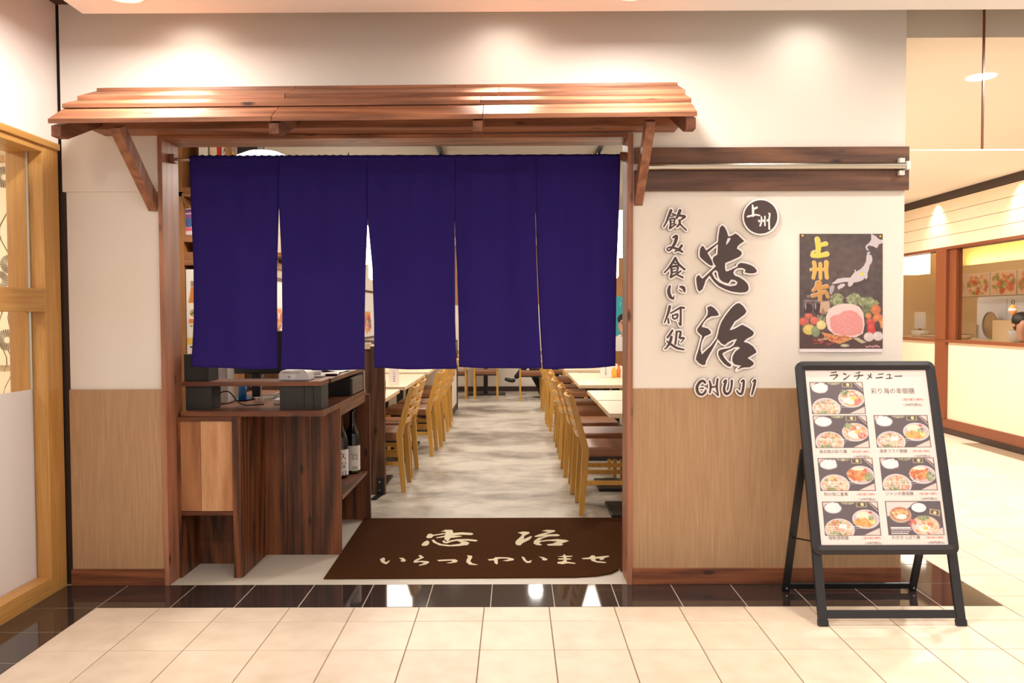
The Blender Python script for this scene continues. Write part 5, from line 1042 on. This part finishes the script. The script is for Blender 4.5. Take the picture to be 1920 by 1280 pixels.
# ================================================================== PEOPLE
def skin(name, pts, edges, mat, parent, sub=2, root=0):
    me = bpy.data.meshes.new(name); me.from_pydata([p[:3] for p in pts],edges,[]); o = link(name,me,mat,parent)
    m_ = o.modifiers.new('skin','SKIN'); sv = me.skin_vertices[0].data
    for i,p in enumerate(pts): sv[i].radius = (p[3],p[3] if len(p)<5 else p[4]); sv[i].use_root = (i==root)
    o.modifiers.new('sub','SUBSURF').render_levels = sub; o.modifiers['sub'].levels = sub
    for f in me.polygons: f.use_smooth = True
    m_.use_smooth_shade = True; return o
def person(label, loc, rz, top, pants):
    t = thing('person',label,'person',loc,rz)      # local: faces -x, seat at z .46
    P = [(0,0,.55,.13),(0,0,.72,.125),(.02,0,.92,.13),(.02,0,1.05,.11),(.0,0,1.13,.05),(-.01,0,1.20,.05), # 0-5 trunk
         (.02,.16,1.03,.06),(.0,.22,.80,.045),(-.20,.16,.66,.036),(-.27,.10,.64,.026),(.02,-.16,1.03,.06),(.0,-.22,.80,.045),(-.20,-.16,.66,.036),(-.27,-.10,.64,.026)]
    E_ = [(0,1),(1,2),(2,3),(3,4),(4,5),(3,6),(6,7),(7,8),(8,9),(3,10),(10,11),(11,12),(12,13)]
    skin('shirt', P[:4]+P[6:9]+P[10:13], [(0,1),(1,2),(2,3),(3,4),(4,5),(5,6),(3,7),(7,8),(8,9)], top, t)
    L = [(0,0,.55,.125),(-.05,-.10,.53,.095),(-.40,-.11,.535,.068),(-.26,-.11,.26,.052),(-.22,-.11,.10,.042),(-.05,.10,.55,.095),(-.44,.02,.645,.066),(-.58,-.01,.45,.05),(-.66,-.02,.37,.04)]
    skin('trousers', L, [(0,1),(1,2),(2,3),(3,4),(0,5),(5,6),(6,7),(7,8)], pants, t)
    for a in ([(-.22,-.11,.09,.04),(-.235,-.11,.045,.043),(-.33,-.11,.038,.042),(-.42,-.11,.03,.03)],[(-.66,-.02,.365,.038),(-.685,-.025,.325,.043),(-.76,-.035,.345,.04),(-.83,-.04,.365,.026)]): skin('shoe', a, [(0,1),(1,2),(2,3)], 'shoe', t)
    H_ = [(0,0,1.10,.045),(-.01,0,1.17,.047),(-.02,0,1.24,.075,.07),(-.02,0,1.32,.088,.08),(-.015,0,1.38,.07,.066),(-.095,0,1.275,.016),(-.118,0,1.265,.012)]
    hd_ = skin('head', H_, [(0,1),(1,2),(2,3),(3,4),(2,5),(5,6)], 'skin', t)
    for s in (-1,1):
        obj('eye', MB().lathe([(.001,-.008),(.008,0),(.001,.008)],(-.096,s*.032,1.305),10), 'hair', hd_); obj('ear', MB().lathe([(.004,-.026),(.014,-.008),(.014,.012),(.004,.026)],(0,s*.083,1.29),10), 'skin', hd_, smooth=True)
    obj('mouth', MB().tube([(-.088,-.022,1.232),(-.094,0,1.229),(-.088,.022,1.232)],.005,6), 'red', hd_)
    obj('hair', MB().lathe([(.094,.0),(.100,.04),(.092,.085),(.06,.115),(.01,.125)],(.008,0,1.305),20), 'hair', t, smooth=True); obj('hair_back', MB().lathe([(.05,-.07),(.07,-.04),(.074,.02),(.06,.06)],(.036,0,1.30),16), 'hair', t, smooth=True)
    for s in (-1,1):
        Hn = [(-.19,s*.165,.668,.028),(-.245,s*.125,.65,.032,.02),(-.285,s*.095,.642,.034,.018)]; Ed = [(0,1),(1,2)]
        for k,(dy,l_) in enumerate(((-.028,.05),(-.01,.062),(.008,.06),(.026,.046))):
            b = len(Hn); Hn += [(-.315,s*.09+dy*.9,.642,.010),(-.315-l_*.6,s*.085+dy,.636,.009),(-.315-l_,s*.082+dy,.618,.008)]; Ed += [(2,b),(b,b+1),(b+1,b+2)]
        b = len(Hn); Hn += [(-.26,s*.06,.65,.011),(-.285,s*.035,.645,.010)]; Ed += [(1,b),(b,b+1)]
        skin('hand', Hn, Ed, 'skin', t, 1)
    return t
person('seated person with crossed legs in black trousers at the back of the restaurant',(.66,9.16,-.06),0,'shirt','cloth_b')
# ================================================================== SHOP ACROSS THE CORRIDOR
def food(cq,n=26): cq.blobs(50,40,45,36,[(226,130,90),(206,90,60),(240,200,150),(246,232,220),(150,150,80)],n*3,9)
for i in range(5):
    y1 = YD(12.85-.62*i); t = thing('food_photo_panel',f'food photo panel above the kitchen across the corridor, {["leftmost","second from left","third from left","fourth from left","rightmost"][i]}','photo panel',(6.973,y1-.3,1.62),0,'food photos across the corridor')
    obj('board', B(0,.025,-.29,.29,0,.34), 'paper', t); cq = Canvas(0,0,100,80,3,(236,206,180)); food(cq); cq.obj('print', lambda u,v: (-.001,.28-u/100*.56,.33-v/80*.32), t)
t = thing('kitchen_fridge','white double door refrigerator in the kitchen across the corridor','refrigerator',(6.665,YD(9.9),0))
obj('body', B(-.28,.33,-1.0,1.0,.05,1.58), 'fridge', t); 
for a,b in ((-.995,-.34),(-.33,.33),(.34,.995)): obj('door', B(-.30,-.282,a,b,.08,1.56), 'fridge', t, bevel=.004); obj('handle', B(-.32,-.30,b-.05,b-.02,.7,1.2), 'steel', t)
obj('foot_plinth', B(-.25,.3,-.98,.98,0,.05), 'black', t)
t = thing('oval_tray','oval steel tray standing on the serving counter across the corridor','tray',(6.2,YD(10.3),1.032)); obj('plate', MB().prism([(.16*math.cos(k*PI/16),.17+.17*math.sin(k*PI/16)) for k in range(32)],'x',-.01,.01), 'steel', t); obj('rim', MB().tube([(-.012,.16*math.cos(k*PI/16),.17+.17*math.sin(k*PI/16)) for k in range(33)],.01,6), 'greypl', t)
t = thing('serving_counter','beige serving counter behind the shop window across the corridor','counter',(5.98,YD(9.8),0)); obj('front', B(-.28,.32,-2.4,2.6,0,.98), 'beige', t); obj('top', B(-.30,.34,-2.42,2.62,.98,1.02), 'table', t); obj('screen', B(.0,.03,-2.2,.1,1.02,1.27), 'beige', t)
for i,(y,mat,w,h,lab) in enumerate(((11.4,'whitepl',.12,.10,'white crockery stack'),(10.95,'table',.2,.05,'wooden tray'),(10.4,'table',.18,.06,'wooden box'),(9.2,'whitepl',.09,.14,'white jar'))):
    t = thing('counter_item',f'{lab} on the serving counter across the corridor','tableware',(5.84,YD(y),1.021)); obj('body', MB().lathe([(w*.7,0),(w,h*.7),(w,h),(w*.8,h)],n=16), mat, t, smooth=True); obj('rim', MB().lathe([(w*1.02,h-.006),(w*1.02,h)],n=16), mat, t)
t = thing('box_lamp','white paper box lamp hanging behind the left corridor window','lamp',(5.75,YD(11.35),1.92)); obj('shade', B(-.12,.12,-.16,.16,0,.34), 'lantern', t, bevel=.004); obj('cord', MB().tube([(0,0,.34),(0,0,.94)],.004,6), 'black', t)
for lab,y,mat in (('lilac notice board standing behind the left corridor window',11.55,'teal'),('white notice board standing behind the left corridor window',10.95,'paper')):
    t = thing('notice_board',lab,'notice board',(5.92,YD(y),1.021)); obj('board', B(-.01,.01,-.14,.14,.12,.36), 'whitepl', t); obj('sheet', B(-.012,-.0101,-.12,.12,.15,.28), 'paper' if mat=='paper' else 'fridge', t); obj('leg', B(-.01,.01,-.02,.02,0,.12), 'part_z', t)
t = thing('charm_ornament','orange charm hanging in the right corridor window','ornament',(4.86,YD(7.72),1.34)); obj('charm', MB().lathe([(.008,0),(.036,.03),(.036,.07),(.008,.10)],n=16), 'orange', t, smooth=True); obj('loop', MB().tube([(0,.02*math.cos(k*PI/8),.12+.02*math.sin(k*PI/8)) for k in range(17)],.004,6), 'black', t); obj('patch', MB().lathe([(.0375,.04),(.0375,.06)],n=16), 'paper', t)
person('seated customer with dark hair behind the right corridor window',(5.33,YD(8.3),-.06),PI/2-.1,'cloth_b','cloth_b')
chair(5.33,YD(8.27),-PI/2,'honey wood chair under the customer behind the right corridor window','chairs across the corridor')
